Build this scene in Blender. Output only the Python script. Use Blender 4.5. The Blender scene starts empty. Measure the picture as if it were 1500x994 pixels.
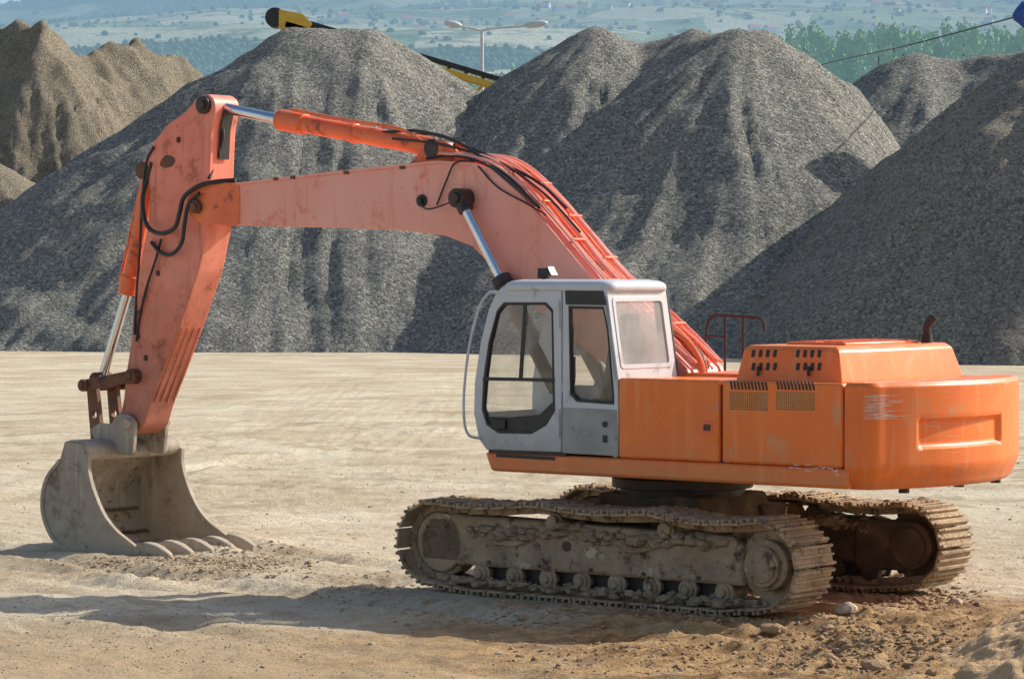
import bpy, bmesh, math, random
from mathutils import Vector, Matrix, noise, geometry
from math import sin, cos, pi, radians, atan2
random.seed(7)
S = bpy.context.scene
COL = S.collection
F = 4400.0; PT = math.atan(97/4400); H = 3.14
O = Vector((1.69, 29.73, 0)); PH = radians(38)
U = Vector((-cos(PH), sin(PH), 0)); N = Vector((-sin(PH), -cos(PH), 0))

# ------------------------------------------------------------ measuring helpers
def ray(px, py):
    return Vector((px-750, F*cos(PT)+(497-py)*sin(PT), -F*sin(PT)+(497-py)*cos(PT)))
def L(px, py, w=0.0):
    d = ray(px, py); t = (w+O.dot(N))/d.dot(N); p = d*t-O
    return (p.dot(U), H+d.z*t)
def LL(pts, w): return [L(a, b, w) for a, b in pts]
def P3(px, py, w): u, z = L(px, py, w); return Vector((u, w, z))
def G(px, py, z=0.0):
    d = ray(px, py); t = (z-H)/d.z; return Vector((d.x*t, d.y*t, z))
def WP(px, py, Y):
    d = ray(px, py); t = Y/d.y; return Vector((d.x*t, Y, H+d.z*t))

# ------------------------------------------------------------ materials
HAZE_GLOW = (.245, .395, .515)  # haze colour that distant materials emit
def haze_glow_at(y): return .30+.56*min(1, max(0, (y-200)/4600))
def pmat(name, c1, c2=None, scale=2.5, rough=.55, bump=.15, bscale=25, dirt=None, dth=.58, dscale=4, metal=0.0,
         dust=None, streak=None, spots=None, spec=.5, contrast=.15, bdist=.02, far=None):
    m = bpy.data.materials.new(name); m.use_nodes = True
    nt = m.node_tree; n = nt.nodes; l = nt.links
    b = n['Principled BSDF']; geo = n.new('ShaderNodeNewGeometry'); pos = geo.outputs['Position']
    if far:   # aerial haze painted on: colour dimmed and glow added by distance
        t = haze_glow_at(far); c2 = c2 or c1; c1 = tuple(x*(1-t) for x in c1); c2 = tuple(x*(1-t) for x in c2)
        b.inputs['Emission Color'].default_value = (*HAZE_GLOW, 1); b.inputs['Emission Strength'].default_value = t
    def nz(sc, det=5, ro=.6, vec=None):
        t = n.new('ShaderNodeTexNoise'); t.inputs['Scale'].default_value = sc; t.inputs['Detail'].default_value = det
        t.inputs['Roughness'].default_value = ro; l.new(vec or pos, t.inputs['Vector']); return t.outputs['Fac']
    def rng(v, a, b2):
        r = n.new('ShaderNodeMapRange'); r.inputs[1].default_value = a; r.inputs[2].default_value = b2; l.new(v, r.inputs[0]); return r.outputs[0]
    def mix(f, a, c):
        x = n.new('ShaderNodeMix'); x.data_type = 'RGBA'; l.new(f, x.inputs[0])
        for s, v in ((6, a), (7, c)):
            if hasattr(v, 'default_value') or hasattr(v, 'is_linked'): l.new(v, x.inputs[s])
            else: x.inputs[s].default_value = (*v, 1)
        return x.outputs[2]
    c = mix(rng(nz(scale), .5-contrast, .5+contrast), c1, c2 or c1)
    if streak:
        mp = n.new('ShaderNodeMapping'); mp.inputs['Scale'].default_value = (9, 9, .7); l.new(pos, mp.inputs[0])
        c = mix(rng(nz(1.0, 5, .6, mp.outputs[0]), streak[1], streak[1]+.2), c, streak[0])
    rf = None
    if dirt:
        rf = rng(nz(dscale, 8, .75), dth, dth+.09); c = mix(rf, c, dirt)
    if dust:
        sp = n.new('ShaderNodeSeparateXYZ'); l.new(pos, sp.inputs[0])
        a = n.new('ShaderNodeMath'); a.operation = 'MULTIPLY_ADD'; l.new(nz(5, 7, .75), a.inputs[0]); a.inputs[1].default_value = dust[3] if len(dust) > 3 else .8; l.new(sp.outputs[2], a.inputs[2])
        c = mix(rng(a.outputs[0], dust[2], dust[1]), c, dust[0])
    if spots:
        c = mix(rng(nz(spots[2], 8, .75), spots[1], spots[1]+.04), c, spots[0])
    l.new(c, b.inputs['Base Color'])
    b.inputs['Metallic'].default_value = metal
    b.inputs['Specular IOR Level'].default_value = spec
    r = n.new('ShaderNodeMapRange'); l.new(nz(scale*4, 3), r.inputs[0]); r.inputs[1].default_value = .3; r.inputs[2].default_value = .7
    r.inputs[3].default_value = max(.03, rough-.1); r.inputs[4].default_value = min(1, rough+.12); l.new(r.outputs[0], b.inputs['Roughness'])
    if bump:
        bp = n.new('ShaderNodeBump'); bp.inputs['Strength'].default_value = bump; bp.inputs['Distance'].default_value = bdist
        l.new(nz(bscale, 5, .7), bp.inputs['Height']); l.new(bp.outputs[0], b.inputs['Normal'])
    return m
M = {}
M['orange'] = pmat('orange_paint', (.98, .225, .03), (.92, .19, .025), 1.2, .34, .05, 10, dirt=(.74, .30, .13), dth=.565, dscale=2.2, dust=((.50, .25, .12), 1.2, 1.85, .6), spots=((.16, .08, .045), .655, 9), streak=((.98, .31, .09), .54))
M['orange_cw'] = pmat('orange_counterweight_paint', (.95, .21, .028), (.88, .175, .024), 1.3, .40, .08, 9, dirt=(.68, .28, .12), dth=.56, dscale=3, dust=((.26, .15, .09), 1.15, 1.78, .7), spots=((.14, .08, .055), .65, 7), streak=((.97, .30, .09), .54))
M['pink'] = pmat('faded_red_paint', (.92, .33, .24), (.94, .46, .37), .9, .48, .05, 14, dirt=(.80, .20, .11), dth=.55, dscale=1.5, spots=((.13, .05, .03), .655, 7), streak=((.88, .28, .19), .54))
M['stick'] = pmat('worn_red_paint', (.92, .33, .24), (.86, .22, .13), 1.0, .5, .1, 14, dirt=(.45, .13, .06), dth=.55, dscale=2.0, spots=((.055, .03, .022), .63, 7), dust=((.17, .075, .042), 1.3, 4.7, 2.3), streak=((.60, .17, .09), .53))
M['redorange'] = pmat('orange_red_paint', (.92, .22, .075), (.84, .15, .05), 2, .42, .06, 14, dirt=(.28, .08, .035), dth=.56, dscale=4)
M['rust'] = pmat('rusty_steel', (.13, .065, .04), (.22, .085, .04), 6, .75, .3, 30, dirt=(.04, .03, .028), dth=.53, dust=((.3, .24, .18), .8, 2.0, .8))
M['chrome'] = pmat('chrome_rod', (.75, .77, .8), (.65, .68, .72), 4, .16, .0, metal=1.0)
M['black'] = pmat('black_rubber', (.018, .018, .02), (.035, .033, .03), 6, .45, .05, 30)
M['dark'] = pmat('dark_steel', (.035, .03, .028), (.07, .055, .045), 6, .6, .2, 30)
M['grease'] = pmat('greasy_black', (.02, .016, .014), (.06, .035, .025), 8, .35, .3, 30)
M['cab'] = pmat('grey_cab_paint', (.64, .66, .68), (.56, .585, .60), 1.5, .36, .03, 12, dirt=(.38, .375, .36), dth=.57, dscale=3, dust=((.26, .235, .205), 1.4, 2.1, .6), spots=((.2, .15, .12), .67, 9))
M['cablow'] = pmat('grubby_grey_paint', (.30, .295, .28), (.42, .42, .41), 3, .5, .05, 12, dirt=(.18, .165, .15), dth=.53)
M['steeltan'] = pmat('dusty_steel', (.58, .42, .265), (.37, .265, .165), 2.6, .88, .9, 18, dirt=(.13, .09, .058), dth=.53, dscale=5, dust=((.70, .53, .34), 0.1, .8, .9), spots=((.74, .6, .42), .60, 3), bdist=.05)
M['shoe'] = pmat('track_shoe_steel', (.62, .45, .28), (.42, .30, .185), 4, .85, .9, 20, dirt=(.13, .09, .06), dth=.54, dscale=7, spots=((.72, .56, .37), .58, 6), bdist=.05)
M['under'] = pmat('muddy_shaded_steel', (.09, .062, .04), (.18, .125, .075), 4, .9, .7, 20, dirt=(.30, .21, .12), dth=.57, bdist=.05)  # its dark tone also paints shade onto the far track parts
M['bucket'] = pmat('dusty_bucket_steel', (.42, .36, .285), (.30, .255, .20), 2.0, .75, .45, 18, dirt=(.18, .135, .095), dth=.55, dscale=2.6, dust=((.52, .43, .31), 0.0, 1.1, .8), spots=((.10, .065, .05), .62, 4), streak=((.52, .46, .38), .53))
M['mud'] = pmat('caked_mud', (.36, .255, .155), (.52, .39, .25), 6, .95, .8, 25, bdist=.05)
M['soil'] = pmat('brown_soil', (.40, .255, .135), (.56, .38, .215), 3, .95, .8, 22, dirt=(.23, .14, .075), dth=.54, bdist=.05)
M['mound'] = pmat('ochre_earth', (.58, .36, .18), (.72, .49, .27), 3, .95, .8, 26, dirt=(.36, .20, .09), dth=.53, dscale=3, bdist=.04)
M['clod'] = pmat('tan_soil', (.44, .33, .21), (.58, .45, .30), 3, .95, .8, 22, dirt=(.26, .185, .115), dth=.55, bdist=.05)
M['stone'] = pmat('pale_stone', (.56, .46, .33), (.42, .33, .235), 3, .9, .4, 30)
M['seat'] = pmat('seat_fabric', (.05, .05, .055), (.09, .085, .08), 6, .85, .2, 60)
M['int'] = pmat('cab_interior', (.24, .24, .24), (.16, .16, .16), 5, .7, .1, 30)
M['yellow'] = pmat('yellow_paint', (.82, .50, .05), (.7, .40, .04), 3, .5, .05, 12)
M['lampgrey'] = pmat('lamp_grey', (.72, .72, .70), (.64, .64, .64), 3, .5, 0)
M['blue'] = pmat('blue_paint', (.03, .09, .42), (.02, .06, .3), 3, .5, .05)
M['label'] = pmat('scraped_primer', (.82, .62, .52), (.86, .42, .25), 14, .6, .05, 30)
M['mesh'] = pmat('vent_mesh', (.84, .36, .12), (.74, .29, .09), 10, .7, .1)
M['soft'] = pmat('brown_steel', (.03, .022, .02), (.06, .032, .026), 12, .7, .2)

def glass(name, tint, refl=.05, milk=0.0):
    m = bpy.data.materials.new(name); m.use_nodes = True; nt = m.node_tree; n = nt.nodes; l = nt.links
    n.remove(n['Principled BSDF']); out = n['Material Output']
    tr = n.new('ShaderNodeBsdfTransparent'); tr.inputs[0].default_value = (*tint, 1)
    gl = n.new('ShaderNodeBsdfGlossy'); gl.inputs['Roughness'].default_value = .03
    lw = n.new('ShaderNodeLayerWeight'); lw.inputs[0].default_value = .5
    pw = n.new('ShaderNodeMath'); pw.operation = 'POWER'; l.new(lw.outputs['Facing'], pw.inputs[0]); pw.inputs[1].default_value = 3
    a = n.new('ShaderNodeMath'); a.operation = 'MULTIPLY_ADD'; l.new(pw.outputs[0], a.inputs[0]); a.inputs[1].default_value = .7; a.inputs[2].default_value = refl
    mx = n.new('ShaderNodeMixShader'); l.new(a.outputs[0], mx.inputs[0]); l.new(tr.outputs[0], mx.inputs[1]); l.new(gl.outputs[0], mx.inputs[2])
    last = mx.outputs[0]
    if milk:
        df = n.new('ShaderNodeBsdfDiffuse'); df.inputs[0].default_value = (.80, .79, .76, 1)
        tl_ = n.new('ShaderNodeBsdfTranslucent'); tl_.inputs[0].default_value = (.80, .79, .76, 1)
        m0 = n.new('ShaderNodeMixShader'); m0.inputs[0].default_value = .5; l.new(df.outputs[0], m0.inputs[1]); l.new(tl_.outputs[0], m0.inputs[2])
        tx = n.new('ShaderNodeTexNoise'); tx.inputs['Scale'].default_value = 3; tx.inputs['Detail'].default_value = 8
        g = n.new('ShaderNodeNewGeometry'); l.new(g.outputs['Position'], tx.inputs['Vector'])
        mr = n.new('ShaderNodeMapRange'); mr.inputs[1].default_value = .3; mr.inputs[2].default_value = .7; mr.inputs[3].default_value = milk*.5; mr.inputs[4].default_value = min(1, milk*1.4)
        l.new(tx.outputs['Fac'], mr.inputs[0])
        m2 = n.new('ShaderNodeMixShader'); l.new(mr.outputs[0], m2.inputs[0]); l.new(last, m2.inputs[1]); l.new(m0.outputs[0], m2.inputs[2]); last = m2.outputs[0]
    l.new(last, out.inputs[0]); return m
M['glass'] = glass('door_glass', (.96, .98, .97), .08, .05)
M['glassfront'] = glass('dusty_front_glass', (.96, .97, .96), .04, .26)
M['glassrear'] = glass('dusty_rear_glass', (.92, .94, .94), .08, .62)

# ------------------------------------------------------------ mesh helpers
side = lambda x, y, d: Vector((x, d, y))     # profile in (u,z), thickness along w
plan = lambda x, y, d: Vector((x, y, d))     # profile in (u,w), thickness along z
class MB:
    def __init__(s): s.bm = bmesh.new()
    def poly(s, pts, d, mp=side): s.bm.faces.new([s.bm.verts.new(mp(x, y, d)) for x, y in pts]); return s
    def strip(s, pts, w0, w1):
        va = [s.bm.verts.new((x, w0, y)) for x, y in pts]; vb = [s.bm.verts.new((x, w1, y)) for x, y in pts]
        for i in range(len(va)-1): s.bm.faces.new((va[i], va[i+1], vb[i+1], vb[i]))
        return s
    def prism(s, pts, a, b, mp=side, holes=()):
        bm = s.bm
        loops = [list(pts)]+[list(h) for h in holes]
        if not holes:
            va = [bm.verts.new(mp(x, y, a)) for x, y in pts]; vb = [bm.verts.new(mp(x, y, b)) for x, y in pts]
            bm.faces.new(va); bm.faces.new(vb[::-1]); n = len(va)
            for i in range(n): bm.faces.new((va[i], vb[i], vb[(i+1) % n], va[(i+1) % n]))
        else:
            tri = geometry.tessellate_polygon([[Vector((x, y, 0)) for x, y in lp] for lp in loops])
            flat = [p for lp in loops for p in lp]
            va = [bm.verts.new(mp(x, y, a)) for x, y in flat]; vb = [bm.verts.new(mp(x, y, b)) for x, y in flat]
            for t in tri:
                try: bm.faces.new([va[i] for i in t]); bm.faces.new([vb[i] for i in t][::-1])
                except ValueError: pass
            k = 0
            for lp in loops:
                n = len(lp)
                for i in range(n): bm.faces.new((va[k+i], vb[k+i], vb[k+(i+1) % n], va[k+(i+1) % n]))
                k += n
        return s
    def box(s, c, d, rot=None):
        c = Vector(c); vs = []
        for i in (-1, 1):
            for j in (-1, 1):
                for k in (-1, 1):
                    p = Vector((i*d[0]/2, j*d[1]/2, k*d[2]/2))
                    if rot: p = rot @ p
                    vs.append(s.bm.verts.new(c+p))
        for f in ((0, 1, 3, 2), (4, 6, 7, 5), (0, 4, 5, 1), (2, 3, 7, 6), (0, 2, 6, 4), (1, 5, 7, 3)): s.bm.faces.new([vs[i] for i in f])
        return s
    def tube(s, pts, r, seg=12, cap=True):
        pts = [Vector(p) for p in pts]; n = len(pts); rr = r if isinstance(r, (list, tuple)) else [r]*n
        prev = None; rings = []
        for i, p in enumerate(pts):
            t = (pts[min(i+1, n-1)]-pts[max(i-1, 0)]).normalized()
            if prev is None:
                a = Vector((0, 0, 1)) if abs(t.z) < .9 else Vector((1, 0, 0)); x = t.cross(a).normalized()
            else: x = (prev-t*prev.dot(t)).normalized()
            prev = x; y = t.cross(x)
            rings.append([s.bm.verts.new(p+(x*cos(2*pi*k/seg)+y*sin(2*pi*k/seg))*rr[i]) for k in range(seg)])
        for a, b in zip(rings, rings[1:]):
            for k in range(seg): s.bm.faces.new((a[k], a[(k+1) % seg], b[(k+1) % seg], b[k]))
        if cap: s.bm.faces.new(rings[0][::-1]); s.bm.faces.new(rings[-1])
        return s
    def wcyl(s, u, z, w0, w1, r, seg=28): return s.tube([(u, w0, z), (u, w1, z)], r, seg)
    def sheet(s, pts, th, w0, w1):
        n = len(pts); P = [Vector(p) for p in pts]; off = []
        for i in range(n):
            t = (P[min(i+1, n-1)]-P[max(i-1, 0)]).normalized(); off.append(P[i]+Vector((-t.y, t.x))*th)
        for i in range(n-1):
            s.prism([tuple(P[i]), tuple(P[i+1]), tuple(off[i+1]), tuple(off[i])], w0, w1)
        return s
    def done(s, name, mat, parent=None, bevel=0, seg=2, ang=35, sub=0):
        bm = s.bm
        if sub is not None: bmesh.ops.remove_doubles(bm, verts=bm.verts, dist=1e-5)
        bmesh.ops.recalc_face_normals(bm, faces=bm.faces)
        me = bpy.data.meshes.new(name); bm.to_mesh(me); bm.free()
        for p in me.polygons: p.use_smooth = True
        me.set_sharp_from_angle(angle=radians(ang))
        me.materials.append(mat)
        o = bpy.data.objects.new(name, me); COL.objects.link(o)
        if parent: o.parent = parent
        if bevel:
            m = o.modifiers.new('bevel', 'BEVEL'); m.width = bevel; m.segments = seg; m.limit_method = 'ANGLE'; m.angle_limit = radians(30); m.harden_normals = False
        return o
def catmull(pts, k=6):
    P = [Vector(p) for p in pts]; P = [P[0]*2-P[1]]+P+[P[-1]*2-P[-2]]; out = []
    for i in range(1, len(P)-2):
        for j in range(k):
            t = j/k; a, b, c, d = P[i-1:i+3]
            out.append(.5*((2*b)+(-a+c)*t+(2*a-5*b+4*c-d)*t*t+(-a+3*b-3*c+d)*t**3))
    out.append(P[-2]); return out
def round_poly(pts, r, k=4):
    P = [Vector(p) for p in pts]; out = []; n = len(P)
    for i in range(n):
        a, b, c = P[i-1], P[i], P[(i+1) % n]; d1 = (a-b); d2 = (c-b); q = min(r, d1.length*.45, d2.length*.45)
        p1 = b+d1.normalized()*q; p2 = b+d2.normalized()*q
        for j in range(k+1):
            t = j/k; out.append(tuple(p1*(1-t)**2+b*2*t*(1-t)+p2*t*t))
    return out
def tag(o, label=None, cat=None, group=None, kind=None):
    if label: o['label'] = label
    if cat: o['category'] = cat
    if group: o['group'] = group
    if kind: o['kind'] = kind
    return o
def empty(name, loc, rz=0):
    o = bpy.data.objects.new(name, None); COL.objects.link(o); o.location = loc; o.rotation_euler = (0, 0, rz); o.empty_display_size = .1; return o

# ============================================================ EXCAVATOR
ex = empty('excavator', O, pi-PH)
tag(ex, 'orange tracked excavator with grey cab, its bucket resting on the sandy ground', 'excavator')

# ---- boom
BW = .30
near_top = [(338, 271), (450, 258), (560, 246), (640, 238), (690, 241), (725, 255), (765, 290), (810, 342), (865, 408), (915, 455), (965, 500), (1005, 540), (1015, 565)]
near_bot = [(990, 590), (955, 582), (900, 545), (840, 500), (780, 450), (740, 412), (715, 385), (690, 360), (650, 345), (600, 338), (500, 334), (338, 330)]
top_uz = LL(near_top, BW)
boom = MB().prism(LL(near_top+near_bot, BW), -BW, BW).done('boom', M['pink'], ex, .02)
for s in (-1, 1):   # edge flanges along the box section
    bm_ = MB()
    pth = [Vector((a, s*(BW-.015), b+.004)) for a, b in top_uz]
    for a, b in zip(pth[:-1], pth[1:]):
        t = (b-a).normalized(); bm_.box((a+b)/2, ((b-a).length+.01, .05, .03), Matrix.Rotation(-atan2(t.z, t.x), 3, 'Y'))
    bm_.done('boom_flange', M['pink'], boom)
for px in (405, 430, 508, 590):
    p = P3(px, 262-(px-405)*.09, BW)
    MB().box((p.x, BW+.008, p.z), (.07, .02, .035)).done('hose_lug', M['rust'], boom, .004)
fk = round_poly(LL([(352, 268), (300, 266), (277, 283), (272, 305), (288, 327), (352, 331)], BW), .08)
for s in (-1, 1):
    MB().prism(fk, s*.215, s*(BW+.012)).done('boom_fork', M['redorange'], boom, .012)
u, z = L(286, 303, BW+.05)
MB().wcyl(u, z, -.37, .37, .075).wcyl(u, z, -.4, .4, .045).done('fork_pin', M['rust'], boom, .006)
u1, z1 = L(672, 290, .44)
MB().wcyl(u1, z1, -.5, .5, .10).wcyl(u1, z1, -.53, .53, .06).done('boom_pin', M['grease'], boom, .01)
u2, z2 = L(617, 294, .32)
MB().wcyl(u2, z2, -.33, .33, .065).wcyl(u2, z2, .29, .36, .035).done('boss_cap', M['black'], boom, .01)
u3, z3 = L(733, 406, .42); dirv = (Vector((u3, z3))-Vector((u1, z1))).normalized()
u4, z4 = Vector((u3, z3))+dirv*1.35
for s in (-1, 1):
    w = s*.42
    c = MB().tube([(u3, w, z3), (u4, w, z4)], .09, 20).tube([(u3-dirv.x*.0, w, z3-dirv.y*.0), (u3+dirv.x*.1, w, z3+dirv.y*.1)], .105, 20).done('boom_cylinder', M['dark'], ex, .01)
    MB().tube([(u1, w, z1), (u3, w, z3)], .052, 20).done('piston_rod', M['chrome'], c)
    MB().tube([(u1, w, z1), (u1+dirv.x*.16, w, z1+dirv.y*.16)], .085, 16).done('rod_eye', M['grease'], c, .01)
# arm cylinder
a0 = P3(318, 156, 0); a1 = P3(412, 176, 0); a2 = P3(646, 218, 0); d = (a2-a1).normalized()
c = MB().tube([a1+d*.15, a2-d*.1], .098, 22).tube([a1-d*.02, a1+d*.36], .118, 22).tube([a1+d*1.05, a1+d*1.11], .11, 22).tube([a2-d*.35, a2-d*.1], .108, 22).done('arm_cylinder', M['redorange'], ex, .012)
MB().tube([a0, a1], .06, 22).done('piston_rod', M['chrome'], c)
MB().tube(catmull([a1+d*.2+Vector((0, .05, .14)), a1+d*1.0+Vector((0, .08, .13)), a2-d*.5+Vector((0, .1, .14)), a2-d*.1+Vector((0, .1, .02))]), .02, 8).done('oil_pipe', M['redorange'], c)
MB().wcyl(a2.x, a2.z, -.17, .17, .10).done('cylinder_eye', M['grease'], c, .01)
MB().wcyl(a0.x, a0.z, -.14, .14, .11).done('rod_eye', M['grease'], c, .01)
br = LL([(600, 244), (628, 212), (650, 205), (668, 215), (690, 246)], .12)
for s in (-1, 1): MB().prism(round_poly(br, .05), s*.125, s*.165).done('cylinder_bracket', M['redorange'], boom, .008)

def off_path(pts, o):
    P = [Vector(p) for p in pts]; out = []
    for i in range(len(P)):
        t = (P[min(i+1, len(P)-1)]-P[max(i-1, 0)]).normalized(); nn = Vector((-t.y, t.x))
        if nn.y < 0 and abs(nn.y) > .1 or (abs(nn.y) <= .1 and nn.x > 0): nn = -nn
        out.append(P[i]+nn*o)
    return out
pp = off_path(top_uz[3:12], .085)
for i, w in enumerate((-.24, -.17, -.10, -.03, .05, .12, .20, .26)):
    q = [Vector((p.x, w, p.y+.016*sin(i*2.1+j*1.3))) for j, p in enumerate(pp)]
    MB().tube(catmull(q, 6), (.017, .026, .017, .02, .026, .017, .02, .016)[i], 8).done('oil_pipe', M['pink'] if i not in (2, 5) else M['redorange'], boom)
for k in (2, 3, 4, 5, 6):
    p = pp[k]; t = (pp[k+1]-pp[k-1]).normalized()
    for wc_, ww in ((.16, .2), (-.14, .22)):
        pq = p.lerp(pp[k+1], .3 if wc_ > 0 else .7)
        MB().box((pq.x, wc_, pq.y), (.03, ww, .062), Matrix.Rotation(-atan2(t.y, t.x), 3, 'Y')).done('pipe_clamp', M['redorange'], boom, .006)
hs = [
 ([(560, 194, .05), (610, 192, .1), (665, 206, .18), (705, 230, .24), (745, 260, .27), (790, 304, .3)], .018),
 ([(590, 200, -.1), (640, 197, -.05), (690, 217, .05), (730, 236, .1), (790, 268, .12), (830, 305, .1)], .017),
 ([(625, 232, .2), (665, 228, .26), (712, 241, .3), (752, 271, .33), (786, 302, .33)], .014),
 ([(575, 203, .12), (630, 209, .18), (680, 220, .2), (740, 242, .2), (800, 286, .22), (850, 340, .22)], .013),
 ([(640, 300, .33), (655, 262, .34), (668, 238, .33), (700, 236, .3)], .010),
 ([(700, 243, .32), (730, 275, .32), (775, 300, .33), (800, 315, .3)], .009),
 ([(612, 292, .34), (625, 306, .38), (650, 300, .42), (668, 292, .5)], .009),
]
for pts, r in hs: MB().tube(catmull([P3(*p) for p in pts]), r, 8).done('hydraulic_hose', M['black'], ex)
for i, w in enumerate((.22, .12, .02, -.08, -.18)):
    q = [P3(950, 470, w)+Vector((0, 0, .02*i)), P3(985, 484+i*3, w), P3(1012+3*i, 505+i*2, w), P3(1028+2*i, 535, w), P3(1030, 575, w)]
    MB().tube(catmull(q), .03, 8).done('hydraulic_hose', M['redorange'] if i in (0, 2) else M['black'], ex)
hose2 = [
 ([(345, 264, .24), (318, 266, .33), (292, 272, .36), (270, 288, .36), (263, 312, .35), (256, 333, .33), (238, 342, .32), (220, 336, .3), (211, 318, .28), (209, 290, .26), (216, 262, .2), (222, 238, .2)], .026),
 ([(292, 283, .36), (276, 300, .36), (270, 330, .35), (266, 356, .33), (252, 372, .3), (236, 370, .28), (222, 355, .24)], .023),
 ([(225, 215, .22), (214, 240, .2), (208, 300, .2), (205, 360, .2), (200, 430, .2), (197, 490, .22)], .016),
 ([(236, 350, .24), (228, 380, .24), (215, 420, .23), (203, 470, .22), (200, 500, .22)], .014),
 ([(318, 150, .1), (324, 175, .05), (326, 205, .05), (316, 235, .08), (306, 262, .2)], .02)]
for pts, r in hose2: MB().tube(catmull([P3(*p) for p in pts]), r, 8).done('hydraulic_hose', M['black'], ex)

# ---- stick (dipper arm)
SW = .2
st = [(281, 152), (290, 141), (303, 137), (313, 145), (315, 160), (309, 190), (306, 265), (304, 330), (290, 398), (262, 480), (238, 545), (218, 596), (210, 625), (196, 637), (182, 630), (176, 610), (181, 585), (184, 550), (192, 500), (196, 440), (206, 380), (216, 330), (219, 290), (216, 250), (223, 210), (246, 181), (270, 165)]
stick = MB().prism(round_poly(LL(st, SW), .05, 3), -SW, SW).done('dipper_arm', M['stick'], ex, .015)
MB().prism([(a-.012, b) for a, b in LL([(316, 160), (310, 190), (308, 232), (309, 233), (311, 190), (317, 160)], SW)], -.08, .08).done('head_slot', M['black'], stick)
u, z = L(300, 154, SW)
MB().wcyl(u, z, -.25, .25, .10).wcyl(u, z, -.28, .28, .055).done('pin', M['grease'], stick, .008)
for k in range(4):
    w = -.15+.1*k
    p = [L(290, 400, SW), L(262, 480, SW), L(238, 545, SW), L(222, 590, SW)]
    MB().tube([Vector((a-.002, w, b)) for a, b in p[1:]], .011, 6).done('wear_bar', M['stick'], stick)
u, z = L(191, 551, .3)
MB().wcyl(u, z, -.32, .32, .085).wcyl(u, z, -.35, .35, .045).done('pin', M['rust'], stick, .008)
u, z = L(186, 620, .3)
MB().wcyl(u, z, -.34, .34, .06).done('pin', M['bucket'], stick, .008)
MB().prism(round_poly(LL([(233, 243), (238, 230), (248, 226), (258, 233), (254, 243), (243, 247)], .2), .05), .19, .204).done('rust_patch', M['rust'], stick)
for px, py in ((232, 400), (205, 458), (203, 492), (214, 524), (262, 205)):
    p = P3(px, py, SW); MB().box((p.x, SW+.01, p.z), (.04, .03, .06)).done('hose_lug', M['grease'], stick, .008)
for s in (-1, 1):
    MB().prism(round_poly(LL([(213, 262), (209, 236), (222, 228), (240, 240), (238, 262)], .12), .04), s*.10, s*.14).done('cylinder_bracket', M['stick'], stick, .006)
# bucket cylinder
b0 = P3(221, 250, 0); b1 = P3(187, 428, 0); b2 = P3(149, 556, 0); d = (b1-b0).normalized()
c = MB().tube([b0, b1], .088, 20).tube([b1-d*.2, b1+d*.02], .112, 20).done('bucket_cylinder', M['redorange'], ex, .01)
MB().tube([b1, b2], .055, 20).done('piston_rod', M['chrome'], c)
MB().wcyl(b2.x, b2.z, -.12, .12, .09).done('rod_eye', M['rust'], c, .008)
MB().wcyl(b0.x, b0.z, -.15, .15, .10).done('cylinder_eye', M['rust'], c, .008)
MB().tube([b0+Vector((.11, .03, -.1)), b0.lerp(b1, .5)+Vector((.11, .03, 0)), b1+Vector((.10, .03, .12))], .018, 8).done('oil_pipe', M['redorange'], c)
# linkage
lk = empty('bucket_linkage', (0, 0, 0)); lk.parent = ex
for s in (-1, 1):
    w = s*.27; A = Vector(L(191, 551, .27)); B = Vector(L(126, 564, .27))
    t = (B-A).normalized(); nn = Vector((-t.y, t.x))*.065
    MB().prism(round_poly([tuple(A+nn-t*.06), tuple(B+nn+t*.08), tuple(B-nn+t*.08), tuple(A-nn-t*.06)], .05), w-.025, w+.025).done('link_arm', M['rust'], lk, .006)
A = Vector(L(126, 564, .27)); B = Vector(L(139, 634, .2))
MB().wcyl(A.x, A.y, -.34, .34, .07).wcyl(A.x, A.y, -.37, .37, .04).done('link_pin', M['rust'], lk, .008)
for s in (-1, 1):
    t = (B-A).normalized(); nn = Vector((-t.y, t.x))*.075
    hole = [tuple(A.lerp(B, .62)+Vector((cos(a), sin(a)))*.045) for a in [k*pi/6 for k in range(12)]]
    MB().prism(round_poly([tuple(A+nn-t*.07), tuple(A-nn-t*.07), tuple(B-nn*1.2+t*.1), tuple(B+nn*1.2+t*.1)], .04), s*.13, s*.19, holes=[hole]).done('power_link', M['rust'], lk, .006)

# ---- bucket
BK = .73
shell = [(128, 664), (122, 649), (98, 646), (90, 675), (70, 702), (64, 738), (71, 772), (88, 798), (118, 812), (165, 816), (208, 813)]
lip = [(192, 800), (168, 780), (150, 755), (136, 722), (128, 690)]
sh = LL(shell, BK); shs = [tuple(v) for v in catmull([Vector((a, b, 0)) for a, b in sh], 4)]; shs = [(v[0], v[1]) for v in shs]
bk = MB().sheet(shs, -.035, -BK, BK).done('bucket', M['bucket'], ex, 0, ang=50)
for s in (-1, 1):
    sp_ = MB().prism(LL(shell+lip, BK), s*BK, s*(BK+.035)).done('side_plate', M['bucket'], bk, .01)
    MB().sheet([(v.x, v.y) for v in catmull([Vector((*p, 0)) for p in LL([(208, 813)]+lip+[(128, 664)], BK)], 4)], .06, s*(BK-.01), s*(BK+.05)).done('side_lip', M['bucket'], bk, .008)
    MB().sheet([(v.x, v.y) for v in catmull([Vector((*p, 0)) for p in LL([(94, 676), (74, 703), (68, 738), (75, 770), (91, 794), (119, 808), (165, 812)], BK)], 4)], .05, s*(BK+.02), s*(BK+.055)).done('wear_strip', M['bucket'], bk, .006)
u, z = L(124, 660, BK)
MB().wcyl(u+.03, z-.02, -BK-.02, BK+.02, .095).done('torque_tube', M['bucket'], bk, .01)
u0, z0 = L(208, 812, BK)
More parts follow.
